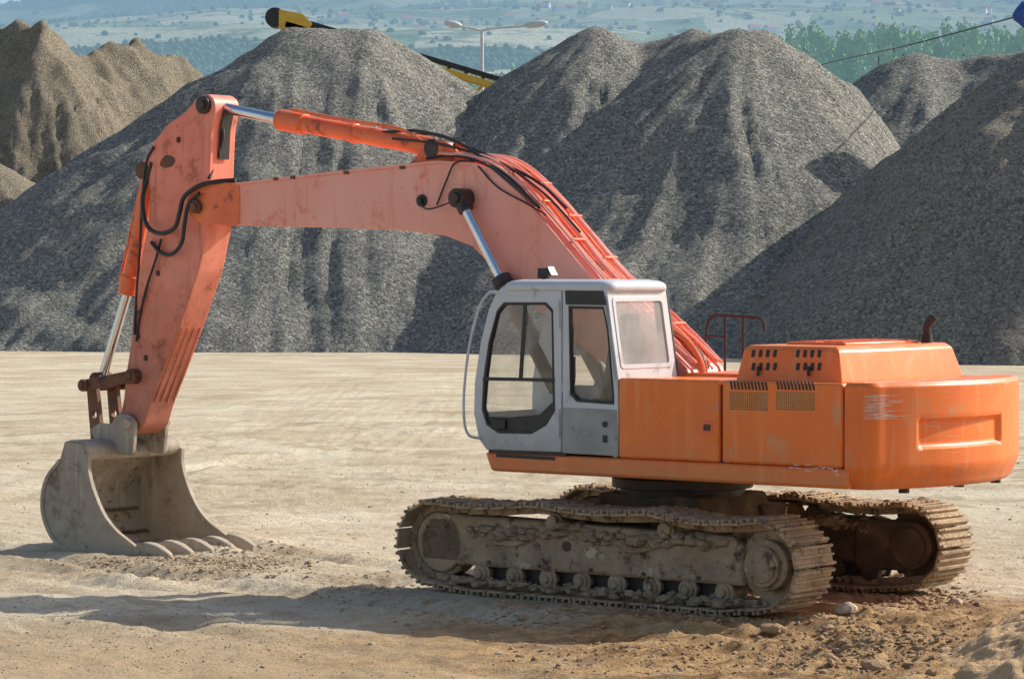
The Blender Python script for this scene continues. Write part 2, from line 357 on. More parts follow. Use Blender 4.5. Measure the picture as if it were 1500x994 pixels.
MB().box((u0+.02, 0, z0+.02), (.24, 2*BK+.08, .055)).done('cutting_edge', M['bucket'], bk, .008)
for i in range(5):
    w = BK-.05-i*(2*BK-.1)/4
    th = MB()
    secs = [(u0+.10, .05, .10, .085), (u0-.02, .055, .14, .085), (u0-.12, .045, .135, .085), (u0-.24, .02, .105, .07), (u0-.34, -.005, .06, .055), (u0-.40, -.012, .028, .04)]
    rg = []
    for (uu, lo, hi, hw) in secs:
        pts = round_poly([(w-hw, z0+lo-.04), (w+hw, z0+lo-.04), (w+hw*.85, z0+hi), (w-hw*.85, z0+hi)], hw*.4, 3)
        rg.append([th.bm.verts.new((uu, a, b)) for a, b in pts])
    for a, b in zip(rg, rg[1:]):
        for q in range(len(a)): th.bm.faces.new((a[q], a[(q+1) % len(a)], b[(q+1) % len(a)], b[q]))
    th.bm.faces.new(rg[0]); th.bm.faces.new(rg[-1][::-1])
    th.done('tooth', M['bucket'], bk, .01, ang=50)
for w in (-.25, .25):
    MB().prism(round_poly(LL([(150, 662), (134, 628), (150, 618), (165, 622), (173, 606), (190, 606), (200, 618), (196, 668)], .25), .05), w-.03, w+.03).done('hinge_ear', M['bucket'], bk, .01)
mud = MB(); random.seed(4)
for k in range(60):
    i = int(random.uniform(15, 34)); p = Vector(shs[min(i, len(shs)-1)]); w = random.uniform(-.65, .65)
    bmesh.ops.create_icosphere(mud.bm, subdivisions=1, radius=random.uniform(.02, .05), matrix=Matrix.Translation((p.x-.04, w, p.y+.04)) @ Matrix.Diagonal((1.3, 1, .6, 1)))
tag(mud.done('dried_mud', M['mud'], bk, sub=None), kind='stuff')

# ---- upper body
def zt(px, py, w): return L(px, py, w)[1]
TOPZ = 2.15
uF = L(709, 660, 1.4)[0]
MB().prism([(uF+.0, 1.385), (uF-.08, 1.20), (-2.78, 1.20), (-2.78, 1.385)], -1.4, 1.4).done('revolving_frame', M['orange'], ex, .035, 3)
MB().prism([(uF-.05, 1.38), (uF-.05, 1.415), (uF-1.0, 1.415), (uF-1.0, 1.38)], 1.2, 1.392).done('cab_mount', M['dark'], ex)
MB().box((-1.49, 0, 1.75), (2.46, 2.7, .74)).done('engine_bay', M['dark'], ex)
MB().prism([(1.2, 1.385), (1.2, 1.9), (1.0, 2.02), (-.25, 2.08), (-.25, 1.385)], -1.385, -.5).done('tool_box', M['orange'], ex, .03, 3)
MB().box((-1.49, -1.37, 1.765), (2.46, .05, .75)).done('side_door', M['orange'], ex, .02)
uA0 = L(905, 600, 1.4)[0]; uA1 = L(1053, 600, 1.4)[0]; uB0 = L(1057, 600, 1.4)[0]; uB1 = L(1234, 600, 1.4)[0]
doors = []
for a, b in ((uA0-.004, uA1), (uB0, uB1+.003)):
    doors.append(MB().prism([(a, 1.389), (b, 1.389), (b, TOPZ), (a, TOPZ)], 1.3, 1.4).done('side_door', M['orange'], ex, .028, 3))
MB().prism(round_poly([(uA0, 1.385), (uA0, .5), (uA0-.3, .45), (-2.7, -1.385), (-2.7, 1.385)], .02), TOPZ-.04, TOPZ-.012, plan).done('top_deck', M['orange'], ex, .008)
lu, lz = L(1034, 625, 1.4)
la = MB().box((lu, 1.402, lz), (.15, .012, .11)).done('door_latch', M['redorange'], doors[0], .005)
MB().box((lu-.02, 1.412, lz-.004), (.075, .012, .06)).done('latch_handle', M['rust'], doors[0], .004)
for x0, x1 in ((1069, 1125), (1137, 1194)):
    a = L(x0, 580, 1.4)[0]; b = L(x1, 580, 1.4)[0]
    g = MB()
    zA, zB = zt(x0, 557, 1.4), zt(x0, 570, 1.4)
    nn = 11
    for k in range(nn):
        x = a+(b-a)*(k+.5)/nn; g.box((x, 1.402, (zA+zB)/2), (abs(b-a)/nn*.5, .006, zA-zB), Matrix.Rotation(.25, 3, 'Y'))
    g.done('louvre', M['black'], doors[1])
    zC, zD = zt(x0, 573, 1.4), zt(x0, 600, 1.4)
    MB().box(((a+b)/2, 1.402, (zC+zD)/2), (abs(a-b), .006, zC-zD)).done('vent_mesh', M['mesh'], doors[1])
    g = MB()
    for i in range(20):
        for j in range(9):
            g.box((a+(b-a)*(i+.5)/20, 1.406, zD+(zC-zD)*(j+.5)/9), (.0105, .003, .010))
    g.done('vent_holes', M['rust'], doors[1])
# ---- counterweight
pl = [(-2.74, 1.40), (-2.86, 1.398), (-2.955, 1.375), (-3.02, 1.32), (-3.06, 1.22)]
for k in range(1, 24):
    w = 1.22-2.44*k/24; pl.append((-3.06-.30*(1-(w/1.22)**2), w))
pl += [(-3.06, -1.22), (-3.02, -1.32), (-2.955, -1.375), (-2.86, -1.398), (-2.74, -1.40)]
def resample(P, n):
    P = [Vector(p) for p in P]; d = [0]
    for a, b in zip(P, P[1:]): d.append(d[-1]+(b-a).length)
    out = []; j = 0
    for i in range(n):
        s = d[-1]*i/(n-1)
        while j < len(P)-2 and d[j+1] < s: j += 1
        out.append(P[j].lerp(P[j+1], (s-d[j])/max(1e-9, d[j+1]-d[j])))
    return out
pr = resample([tuple(v)[:2] for v in catmull([Vector((*p, 0)) for p in pl], 3)], 170)
def sst(a, b, x):
    t = max(0, min(1, (x-a)/(b-a))); return t*t*(3-2*t)
zs = [1.195, 1.2, 1.215, 1.24, 1.27]+[1.27+.86*k/40 for k in range(1, 40)]+[2.12, 2.14, 2.152, 2.158]
ins = lambda z: .07*(1-sst(1.19, 1.42, z))+.03*(1-sst(1.19, 1.22, z))+.035*sst(2.11, 2.16, z)**2
cw = MB(); rows = []
for z in zs:
    row = []
    for i, p in enumerate(pr):
        t = (pr[min(i+1, 169)]-pr[max(i-1, 0)]).normalized(); nn = Vector((t.y, -t.x))
        if nn.dot(p-Vector((-1.5, 0))) < 0: nn = -nn
        w = p.y
        rec = 0
        if p.x < -3.0:
            rec = sst(-.44, -.38, w)*(1-sst(.84, .9, w))*sst(1.55, 1.585, z)*(1-sst(1.80, 1.835, z))*.05
        q = p-nn*(ins(z)+rec+.006*noise.noise(Vector((p.x*2, p.y*2, z*2)))); row.append(cw.bm.verts.new((q.x, q.y, z)))
    rows.append(row)
for a, b in zip(rows, rows[1:]):
    for i in range(169): cw.bm.faces.new((a[i], a[i+1], b[i+1], b[i]))
cw.bm.faces.new(rows[0][::-1]); cw.bm.faces.new(rows[-1]); cw.bm.faces.new([r[0] for r in rows]+[r[-1] for r in rows][::-1])
cwo = cw.done('counterweight', M['orange_cw'], ex, ang=50)
for w in (.8, -.2, -.9): MB().box((-3.0, w, 1.175), (.09, .05, .06)).done('lug', M['dark'], cwo, .006)
random.seed(11)
def on_cw(px, py):
    best = None
    for i, p in enumerate(pr):
        d = ray(px, py); world = O+U*p.x+N*p.y
        e = abs(world.x/world.y-d.x/d.y)
        if p.y > -.9 and (best is None or e < best[0]): best = (e, i)
    i = best[1]; p = pr[i]; world = O+U*p.x+N*p.y; t = world.y/ray(px, py).y
    tt = (pr[min(i+1, 169)]-pr[max(i-1, 0)]).normalized(); nn = Vector((tt.y, -tt.x))
    if nn.dot(p-Vector((-1.5, 0))) < 0: nn = -nn
    return p, nn, H+ray(px, py).z*t
s_ = MB()
def scratch(x, y, ln, th, xmax, slope=-.05):
    pts = []; q = x; xe = min(x+ln, xmax)
    while q < xe:
        p, nn, z = on_cw(q, y+(q-x)*slope); pts.append((p+nn*.0075, z)); q += 4
    m_ = len(pts)
    for i_, ((a, za), (b, zb)) in enumerate(zip(pts, pts[1:])):
        ta = th*sin(pi*(i_+.2)/m_)+.0005; tb = th*sin(pi*(i_+1.2)/m_)+.0005
        s_.bm.faces.new([s_.bm.verts.new(c) for c in ((a.x, a.y, za-ta), (b.x, b.y, zb-tb), (b.x, b.y, zb+tb), (a.x, a.y, za+ta))])
for k in range(80):
    scratch(1262+abs(random.gauss(0, 15)), 579+random.random()*35, random.uniform(6, 38), random.uniform(.0008, .0048), 1326)
for k in range(9):
    scratch(random.uniform(1262, 1430), random.uniform(565, 680), random.uniform(8, 36), random.uniform(.0004, .0009), 1480, random.uniform(-.1, .1))
tag(s_.done('scraped_paint', M['label'], cwo), kind='stuff')
s_ = MB()
for k in range(26):
    x = random.uniform(1150, 1232); a = L(x, 684, 1.4)[0]
    s_.box((a, 1.4015, 1.375+random.gauss(0, .02)), (random.uniform(.015, .08), .004, random.uniform(.003, .012)), Matrix.Rotation(random.uniform(-.2, .2), 3, 'Y'))
tag(s_.done('scraped_paint', M['label'], doors[1]), kind='stuff')
# ---- engine hood
hd = MB()
def ring(u0, u1, w0, w1, z): return [hd.bm.verts.new((u, w, z)) for u, w in ((u0, w0), (u1, w0), (u1, w1), (u0, w1))]
hr = [ring(-1.34, -2.50, 1.07, -1.17, TOPZ-.02), ring(-1.35, -2.49, 1.06, -1.16, 2.18), ring(-1.38, -2.42, .99, -1.09, 2.43), ring(-1.42, -2.37, .94, -1.04, 2.47)]
for a, b in zip(hr, hr[1:]):
    for i in range(4): hd.bm.faces.new((a[i], a[(i+1) % 4], b[(i+1) % 4], b[i]))
hd.bm.faces.new(hr[-1]); hd.bm.faces.new(hr[0][::-1])
hood = hd.done('engine_hood', M['orange'], ex, .018, 3)
for gx in (1098, 1163):
    g = MB()
    for r_, (ya, yb) in enumerate(((511, 524), (530, 543))):
        for k in range(4):
            x = gx+4+k*10.5+(3 if r_ else 0)
            u_, z_ = L(x, (ya+yb)/2, 1.02); w_ = 1.06-(z_-2.18)/.25*.07
            g.box((u_, w_+.002, z_), (.036, .012, .07), Matrix.Rotation(radians(15), 3, 'X'))
    g.done('vent_slots', M['black'], hood, .005)
for px in (1112, 1186):
    u_, z_ = L(px, 540, 1.06); MB().wcyl(u_, z_, 1.02, 1.075, .022).box((u_, 1.08, z_-.02), (.02, .02, .09)).done('hood_catch', M['dark'], hood)
MB().prism([(-1.6, .6), (-2.25, .6), (-2.25, -.75), (-1.6, -.75)], 2.46, 2.495, plan).done('hood_top', M['orange'], hood, .012)
ds = MB()
for i in range(26): 
    for j in range(2): ds.box((-1.78-.3*j, .52-i*.048, 2.498), (.22, .018, .012))
ds.done('hood_louvre', M['redorange'], hood)
e0 = Vector((-2.3, -.8, 2.44))
MB().tube(catmull([e0, e0+Vector((0, 0, .15)), e0+Vector((-.01, -.0, .2)), e0+Vector((-.06, -.02, .28))]), [.036]*6+[.04]*7+[.044]*5+[.046], 16, cap=False).tube([e0, e0+Vector((0, 0, .12))], .054, 16).done('exhaust_pipe', M['black'], ex)
rl = empty('grab_rail', (0, 0, 0)); rl.parent = ex
def rail(name, pts, r, mat=M['soft'], par=rl): MB().tube(catmull(pts, 5), r, 8).done(name, mat, par)
rail('rail_top', [(.42, -1.0, 2.1), (.40, -1.0, 2.55), (.33, -1.0, 2.70), (.2, -1.0, 2.71), (-.2, -1.0, 2.69), (-.29, -1.0, 2.66), (-.31, -1.0, 2.56)], .015)
for uu in (.17, -.05): rail('rail_post', [(uu, -1.0, 2.08), (uu, -1.0, 2.4), (uu, -1.0, 2.7)], .013)
rail('rail_bar', [(.41, -1.0, 2.5), (.2, -1.0, 2.5), (.17, -1.0, 2.5)], .01)
MB().box((-.7, -.1, 2.12), (.9, .9, .10)).done('valve_cover', M['orange'], ex, .02)
for w_, sz in ((0, (1.2, .12, .7)), (-.34, (.9, .06, .75)), (.36, (.9, .06, .75))):
    MB().box((.15, w_, 1.73), sz).done('boom_mount', M['redorange'], ex, .01)

# ---- cab
CW = 1.4
cab_front = [(712, 658), (701, 642), (694, 605), (695, 560), (704, 500), (716, 452), (727, 428), (738, 418)]
dwin = [(738, 443), (800, 443), (810, 454), (813, 600), (800, 622), (778, 635), (730, 634), (713, 622), (706, 600), (708, 555), (716, 500), (728, 455)]
def shrink(pts, k):
    cx = sum(p[0] for p in pts)/len(pts); cy = sum(p[1] for p in pts)/len(pts)
    out = []
    for x, y in pts:
        d = math.hypot(x-cx, y-cy); out.append((cx+(x-cx)*(d-k)/d, cy+(y-cy)*(d-k)/d))
    return out
door_out = cab_front+[(744, 421), (822, 421), (822, 662)]
door = MB().prism(LL(door_out, CW), CW-.05, CW, holes=[LL(dwin, CW)]).done('cab_door', M['cab'], ex, .008)
def ringplate(name, outer, k, w0, w1, mat, par): return MB().prism(LL(outer, CW), w0, w1, holes=[LL(shrink(outer, k), CW)]).done(name, mat, par, .003)
ringplate('window_seal', dwin, 4, CW-.045, CW+.006, M['black'], door)
MB().poly(LL(shrink(dwin, 4), CW), CW-.028).done('window_glass', M['glass'], door)
MB().prism(LL([(708, 552), (813, 554), (813, 559), (707, 557)], CW), CW-.04, CW+.004).done('window_bar', M['black'], door)
MB().prism(LL([(766, 447), (770, 447), (764, 553), (759, 553)], CW), CW-.022, CW-.008).done('sliding_rail', M['black'], door)
MB().prism(round_poly(LL([(706, 603), (714, 610), (745, 611), (790, 607), (812, 585), (813, 600), (800, 622), (778, 635), (730, 634), (713, 622)], CW), .02), CW-.022, CW-.008).done('kick_panel', M['black'], door)
hx = L(731, 621, CW)
MB().box((hx[0], CW+.004, hx[1]), (.17, .02, .10)).done('door_handle', M['black'], door, .006)
for ya, yb, rr_ in ((440, 480, .012), (600, 640, .012)):
    MB().tube([P3(818, ya, CW+.015), P3(818.5, yb, CW+.015)], rr_, 8).done('hinge', M['cab'], door)
q_out = [(824, 421), (868, 420), (884, 424), (891, 440), (898, 500), (904, 545), (905, 578), (905, 668), (824, 663)]
qwin = [(833, 448), (884, 449), (891, 482), (899, 580), (899, 592), (845, 588), (835, 578)]
cab = MB().prism(LL(q_out, CW), CW-.05, CW, holes=[LL(qwin, CW)]).done('cab', M['cab'], ex, .008)
ringplate('window_seal', qwin, 4, CW-.045, CW+.006, M['black'], cab)
MB().poly(LL(shrink(qwin, 3), CW), CW-.028).done('side_window', M['glass'], cab)
MB().prism(round_poly(LL([(828, 425), (884, 426), (888, 447), (829, 446)], CW), .02), CW+.001, CW+.007).done('window_trim', M['black'], cab, .002)
MB().prism(LL([(824, 596), (904, 600), (904, 667), (824, 662)], CW), CW+.001, CW+.004).done('lower_panel', M['cablow'], cab)
hx = L(886, 621, CW+.01); MB().wcyl(hx[0], hx[1], CW, CW+.02, .028).done('lock', M['black'], cab, .003)
MB().box((hx[0], CW+.008, hx[1]-.14), (.05, .015, .07)).done('lock', M['black'], cab, .003)
rout = LL(door_out[:-2], CW)+LL([(868, 420), (884, 424), (891, 440), (904, 545), (905, 668)], CW)
rwin = [(1.22, 1.62), (1.1, 2.88), (.03, 2.88), (-.06, 2.2), (.0, 1.75), (.3, 1.62)]
MB().prism(rout, .42, .46, holes=[rwin]).done('right_wall', M['cab'], cab, .006)
MB().poly([(1.23, 1.6), (1.11, 2.9), (.02, 2.9), (-.08, 2.2), (-.02, 1.74), (.3, 1.6)], .44).done('right_window', M['glassfront'], cab)
ub = L(905, 545, CW)[0]; ut = L(889, 440, CW)[0]
rearmap = lambda x, y, d: Vector((ub+(ut-ub)*(y-2.15)/.8+d, x, y))
def rr(x0, x1, y0, y1, r, k=4): return round_poly([(x0, y0), (x1, y0), (x1, y1), (x0, y1)], r, k)
MB().prism(rr(.42, CW, 2.12, 3.0, .02), -.005, .04, rearmap, holes=[rr(.50, 1.33, 2.24, 2.9, .05)]).done('rear_wall', M['cab'], cab, .006)
MB().prism(rr(.49, 1.34, 2.23, 2.91, .05), -.012, .01, rearmap, holes=[rr(.53, 1.30, 2.27, 2.87, .04)]).done('rear_window_seal', M['cab'], cab, .003)
MB().poly(rr(.52, 1.31, 2.26, 2.88, .04), .003, rearmap).done('rear_window', M['glassrear'], cab)
MB().prism(rr(.40, .425, 2.12, 2.98, .01), -.01, .04, rearmap).done('rear_pillar_trim', M['black'], cab, .003)
MB().box((ub+.05, .9, 1.76), (.05, .94, .74)).done('rear_bulkhead', M['cab'], cab)
ur0 = L(738, 418, CW)[0]
roof = MB()
rrr = lambda i, z: [roof.bm.verts.new((x, y, z)) for x, y in round_poly([(ur0+.03-i, CW+.012-i), (ut-.04+i, CW+.012-i), (ut-.04+i, .405+i), (ur0+.03-i, .405+i)], .12, 5)]
lv = [rrr(.012, 2.965), rrr(0, 2.985), rrr(0, 3.02), rrr(.015, 3.045), rrr(.05, 3.065), rrr(.13, 3.08)]
for a, b in zip(lv, lv[1:]):
    for i in range(len(a)): roof.bm.faces.new((a[i], a[(i+1) % len(a)], b[(i+1) % len(a)], b[i]))
roof.bm.faces.new(lv[0][::-1]); roof.bm.faces.new(lv[-1]); roof.done('roof', M['cab'], cab, ang=60)
fr = LL(cab_front, CW)
MB().strip(fr[2:], .46, CW-.05).done('windshield', M['glassfront'], cab)
MB().sheet(fr[:3], .04, .42, CW-.01).done('front_panel', M['cab'], cab)
MB().sheet([fr[-2], fr[-1]], .05, .42, CW-.02).done('front_header', M['cab'], cab)
MB().box(((uF+ub)/2-.05, .9, 1.43), (abs(uF-ub)-.1, .92, .05)).done('cab_floor', M['int'], cab)
MB().box((.33, .92, 1.93), (.5, .5, .13)).box((.05, .92, 2.25), (.13, .48, .66), Matrix.Rotation(radians(-10), 3, 'Y')).box((-.02, .92, 2.66), (.09, .26, .18)).box((.3, .92, 1.65), (.35, .35, .4)).done('seat', M['seat'], cab, .05, 3)
for w in (.58, 1.24): MB().box((.35, w, 2.0), (.55, .12, .12)).box((.35, w, 1.7), (.4, .12, .5)).tube([(.55, w, 2.03), (.6, w, 2.25)], .02, 8).done('console', M['int'], cab, .02)
for w in (.8, 1.02): MB().tube(catmull([(.85, w, 1.45), (.83, w, 1.8), (.76, w, 2.02)]), .013, 8).tube([(.77, w, 2.0), (.755, w, 2.1)], .025, 10).done('lever', M['black'], cab)
MB().tube(catmull([(1.07, .5, 1.5), (1.0, .5, 2.5), (.98, .55, 2.6)]), .02, 8).box((.98, .56, 2.2), (.05, .14, .22)).done('monitor', M['black'], cab)
MB().tube(catmull([P3(728, 428, CW), P3(715, 430, CW+.04), P3(700, 455, CW+.05), P3(687, 510, CW+.05), P3(680, 570, CW+.05), P3(680, 615, CW+.05), P3(687, 637, CW+.04), P3(706, 642, CW)]), .014, 8).done('grab_handle', M['cab'], ex)
MB().prism(LL([(727, 664), (813, 669), (813, 674), (727, 669)], CW), CW, CW+.004).done('step_strip', M['black'], ex)
p = P3(797, 400, 1.0)
MB().tube([p+Vector((0, 0, -.12)), p], .018, 8).box(p, (.13, .05, .10)).box(p+Vector((-.1, 0, .02)), (.015, .12, .11), Matrix.Rotation(.5, 3, 'Y')).done('work_lamp', M['black'], ex, .008)

# ---- undercarriage
MB().tube([(0, 0, .95), (0, 0, 1.2)], .62, 40).tube([(0, 0, 1.03), (0, 0, 1.13)], .70, 40).done('slewing_ring', M['dark'], ex, .01)
cf = MB().prism([(.75, .3), (-.75, .3), (-.6, .98), (.6, .98)], -.6, .6)
for s in (-1, 1):
    for u_ in (-.85, .85):
        cf.prism([(u_-.2, .25), (u_+.2, .25), (u_*.6+.15, .85), (u_*.6-.15, .85)], s*.4, s*1.15)
cf.done('centre_frame', M['under'], ex, .03)
UC, ZC, R = 1.955, .475, .385
path = []
for k in range(24): path.append((-1.5+3.0*k/23, .05))
for k in range(1, 20): a = radians(-80+170*k/19); path.append((UC+R*cos(a), ZC+R*sin(a)))
def sagf(t): return .05*abs(sin(pi*t*3))-.06*sin(pi*t)*(1-t)
for k in range(1, 40):
    t = k/40; u_ = UC-2*UC*t; path.append((u_, ZC+R-sagf(t)))
for k in range(0, 20): a = radians(90+170*k/19); path.append((-UC+R*cos(a), ZC+R*sin(a)))
path.append(path[0]); NS = 49
rp = resample(path, NS+1)[:-1]
pitch = (rp[1]-rp[0]).length
sm = MB()
sm.box((0, 0, .012), (pitch*.93, .64, .024))
for x, wd, hh_ in ((-.38, .03, .032), (.0, .024, .028), (.38, .03, .032)): sm.box((pitch*x, 0, .024+hh_/2), (wd, .64, hh_))
for w in (-.1, .1): sm.box((0, w, -.035), (pitch*1.02, .045, .07))
sm.wcyl(pitch*.5, -.035, -.15, .15, .025, 10)
so = sm.done('track_shoe', M['shoe'], None, .004, 1); shoe_me = so.data; bpy.data.objects.remove(so)
for s in (1, -1):
    WC = s*1.29
    MT = M['steeltan'] if s == 1 else M['under']  # far side takes darker steel, the body's shade painted into its colour
    ch = MB()
    for w in (-.075, .075):
        pts = [Vector((p.x, WC+w, p.y)) for p in rp]; 
        for a, b in zip(pts, pts[1:]+pts[:1]):
            dd = b-a; nn = Vector((-dd.z, 0, dd.x)).normalized()
            ch.box((a+b)/2+(-nn if nn.dot(a-Vector((a.x*.8, a.y, .46))) > 0 else nn)*.035, (dd.length*.96, .03, .06), Matrix.Rotation(-atan2(dd.z, dd.x), 3, 'Y'))
    tr = ch.done('crawler_track', M['under'], ex)
    for i in range(NS):
        a = rp[i]; b = rp[(i+1) % NS]; m_ = (a+b)/2; dd = (b-a)
        o = bpy.data.objects.new('track_shoe', shoe_me); COL.objects.link(o); o.parent = tr
        o.location = (m_.x, WC+random.uniform(-.006, .006), m_.y)
        o.rotation_euler = (0, -atan2(dd.y, dd.x)+pi+random.uniform(-.05, .05), random.uniform(-.014, .014))
        md = o.modifiers.new('bevel', 'BEVEL'); md.width = .005; md.segments = 1
    wo = 1.44*s; wi = 1.14*s
    fp = LL([(628, 752), (655, 752), (1070, 786), (1088, 800), (1090, 862), (1040, 866), (640, 842), (616, 825), (612, 780)], 1.44)
    fp = [(a, max(.26, b)) for a, b in fp]
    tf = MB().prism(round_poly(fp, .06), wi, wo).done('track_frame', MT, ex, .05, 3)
    for dx in (0, -1.5):
        pa = [(a+dx, b+(.02 if dx else 0)) for a, b in LL([(720, 790), (775, 793), (755, 800), (722, 797)], 1.45)]
        MB().prism(pa, wo, wo+s*.04).done('frame_rib', MT, tf, .008)
    for k in range(5): MB().wcyl(1.3-k*.62, .31, wo-.01*s, wo+s*.02, .02, 8).done('frame_bolt', M['under'], tf)
    MB().wcyl(.35, .52, wo-.01*s, wo+s*.012, .05, 16).done('frame_bolt', M['under'], tf)
    hubm = MB().wcyl(-UC, ZC, WC-.09, WC+.09, R-.05, 36).wcyl(-UC, ZC, WC-.2, WC+.2, R-.15, 36)
    for k in range(21):
        a = 2*pi*k/21; hubm.box((-UC+(R-.035)*cos(a), WC, ZC+(R-.035)*sin(a)), (.05, .08, .05), Matrix.Rotation(-a, 3, 'Y'))
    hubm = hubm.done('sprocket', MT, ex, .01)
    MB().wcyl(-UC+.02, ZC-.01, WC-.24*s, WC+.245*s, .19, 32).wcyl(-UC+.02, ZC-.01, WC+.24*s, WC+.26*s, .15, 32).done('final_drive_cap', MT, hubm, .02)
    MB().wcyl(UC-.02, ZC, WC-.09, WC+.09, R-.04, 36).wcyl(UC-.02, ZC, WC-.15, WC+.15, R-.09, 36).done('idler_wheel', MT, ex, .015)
    MB().prism(round_poly([(1.5, .3), (2.05, .32), (2.12, .46), (2.05, .6), (1.5, .62)], .08), wi+.01*s, wo-.02*s).done('idler_yoke', MT, tf, .03)
    MB().prism(round_poly([(-1.3, .2), (-1.9, .22), (-2.08, .46), (-1.9, .72), (-1.3, .70)], .08), wi-.03*s, wi+.08*s).done('drive_housing', MT, tf, .03)
    for k in range(8):
        u_ = 1.42-k*.41
        MB().wcyl(u_, .19, WC-.16, WC+.16, .075, 20).wcyl(u_, .19, WC+.10, WC+.13, .105, 20).wcyl(u_, .19, WC-.13, WC-.10, .105, 20).wcyl(u_, .19, WC-.2, WC+.2, .045, 12).done('track_roller', MT, ex, .008)
    MB().prism([(1.5, .12), (1.5, .3), (-1.5, .3), (-1.5, .12)], WC-.03, WC+.03).done('roller_guard', M['dark'], tf)
    for u_ in (L(806, 760, 1.5)[0], L(970, 770, 1.5)[0]):
        MB().wcyl(u_, .74, WC-.15, WC+.2, .07, 20).wcyl(u_, .74, WC+.12, WC+.15, .09, 20).box((u_, WC-.1, .64), (.14, .1, .16)).done('carrier_roller', MT, ex, .008)
    mu = MB(); random.seed(21+s)
    for k in range(1100):
        u_ = random.uniform(-1.45, 1.55); w = random.uniform(min(wi, wo)-.02, max(wi, wo)+.02)
        bmesh.ops.create_icosphere(mu.bm, subdivisions=1, radius=.012+.075*random.random()**1.7, matrix=Matrix.Translation((u_, w, .64-.02*abs(u_)+random.uniform(-.05, .06)+.03*sin(u_*4)))@Matrix.Rotation(random.uniform(0, 3), 4, 'Z')@Matrix.Diagonal((1.4, 1, .6, 1)))
    for k in range(560):
        u_ = random.uniform(-1.95, 1.95); t = (UC-u_)/(2*UC); zz = ZC+R-sagf(t)+.04
        bmesh.ops.create_icosphere(mu.bm, subdivisions=1, radius=.01+.045*random.random()**2, matrix=Matrix.Translation((u_, WC+random.uniform(-.29, .31), zz))@Matrix.Diagonal((1.3, 1, .6, 1)))
    for k in range(320):
        u_ = random.uniform(-1.7, 1.7); bmesh.ops.create_icosphere(mu.bm, subdivisions=1, radius=.012+.045*random.random()**2, matrix=Matrix.Translation((u_, WC+s*random.uniform(.02, .3), .09+.05*random.random()**2))@Matrix.Diagonal((1.4, 1, .7, 1)))
    mu.bm.verts.ensure_lookup_table()
    for v in mu.bm.verts: v.co += Vector((noise.noise(v.co*25), noise.noise(v.co*25+Vector((9, 0, 0))), noise.noise(v.co*25+Vector((0, 9, 0)))))*.02
    tag(mu.done('caked_mud', M['mud'], tf, sub=None), kind='stuff')

# ============================================================ SETTING
def fbm(x, y, s, o=4, seed=0.0):
    v = 0; a = 1; f = 1/s; 
    for k in range(o): v += a*noise.noise(Vector((x*f+seed, y*f-seed*.7, seed*1.3))); a *= .5; f *= 2.03
    return v
def grow(start, end, step, g):
    out = [start]; st = step
    while abs(out[-1]) < abs(end): st *= g; out.append(out[-1]+(st if end > start else -st))
    return out
xs = [-6.4+.055*i for i in range(234)]; xs = grow(-6.4, -7000, .055, 1.13)[:0:-1]+xs+grow(xs[-1], 7000, .055, 1.13)[1:]
ys = [21.5+.05*i for i in range(300)]; ys = grow(21.5, -60, .05, 1.2)[:0:-1]+ys+grow(ys[-1], 7000, .05, 1.03)[1:]
def rut(d, w): return -.9*math.exp(-(d/w)**2)+.5*math.exp(-((d-w*1.9)/(w*.8))**2)+.5*math.exp(-((d+w*1.9)/(w*.8))**2)
def gz(x, y):
    if y < 15 or y > 120 or abs(x) > 30: return 0.0
    f = 1-sst(60, 120, y)
    z = .035*fbm(x, y, 2.2, 3, 3.1)+.02*fbm(x, y, .6, 3, 9.2)+.016*fbm(x, y, .16, 2, 5)
    right = sst(-1.5, 3.0, x)*(1-sst(26.5, 29.5, y)); z += right*(.10*fbm(x, y, .7, 4, 1.7)+.055*abs(fbm(x, y, .2, 3, 8)))
    for cx, cy, rr0, wd, am in ((14, 44, 19.6, .22, .08), (14, 44, 21.9, .22, .08), (-20, 8, 25.2, .2, .04), (-20, 8, 27.4, .2, .04), (6, 60, 30.5, .25, .06), (6, 60, 28.2, .25, .06)):
        ang = atan2(y-cy, x-cx)*rr0
        z += am*rut(math.hypot(x-cx, y-cy)-rr0+.15*fbm(x, y, 3, 2, cx), wd)*sst(-.5, .2, fbm(x, y, 4, 2, cy))*(1+.3*sin(ang*28))
    left = sst(0, -4, x)*(1-sst(28, 30, y)); z += left*.02*fbm(x, y, .4, 3, 4)
    rel = Vector((x, y, 0))-O; u_ = rel.dot(U); w = rel.dot(N)
    if abs(u_) < 2.6 and abs(abs(w)-1.29) < .6: z = min(z, .004)*.4-.006
    return z*f
verts = [(x, y, gz(x, y)) for y in ys for x in xs]; nx = len(xs)
faces = [(j*nx+i, j*nx+i+1, (j+1)*nx+i+1, (j+1)*nx+i) for j in range(len(ys)-1) for i in range(nx-1)]
def mesh_obj(name, verts, faces, mat, smooth=True):
    me = bpy.data.meshes.new(name); me.from_pydata(verts, [], faces); me.update(); me.materials.append(mat)
    if smooth: me.polygons.foreach_set('use_smooth', [True]*len(me.polygons))
    o = bpy.data.objects.new(name, me); COL.objects.link(o); return o
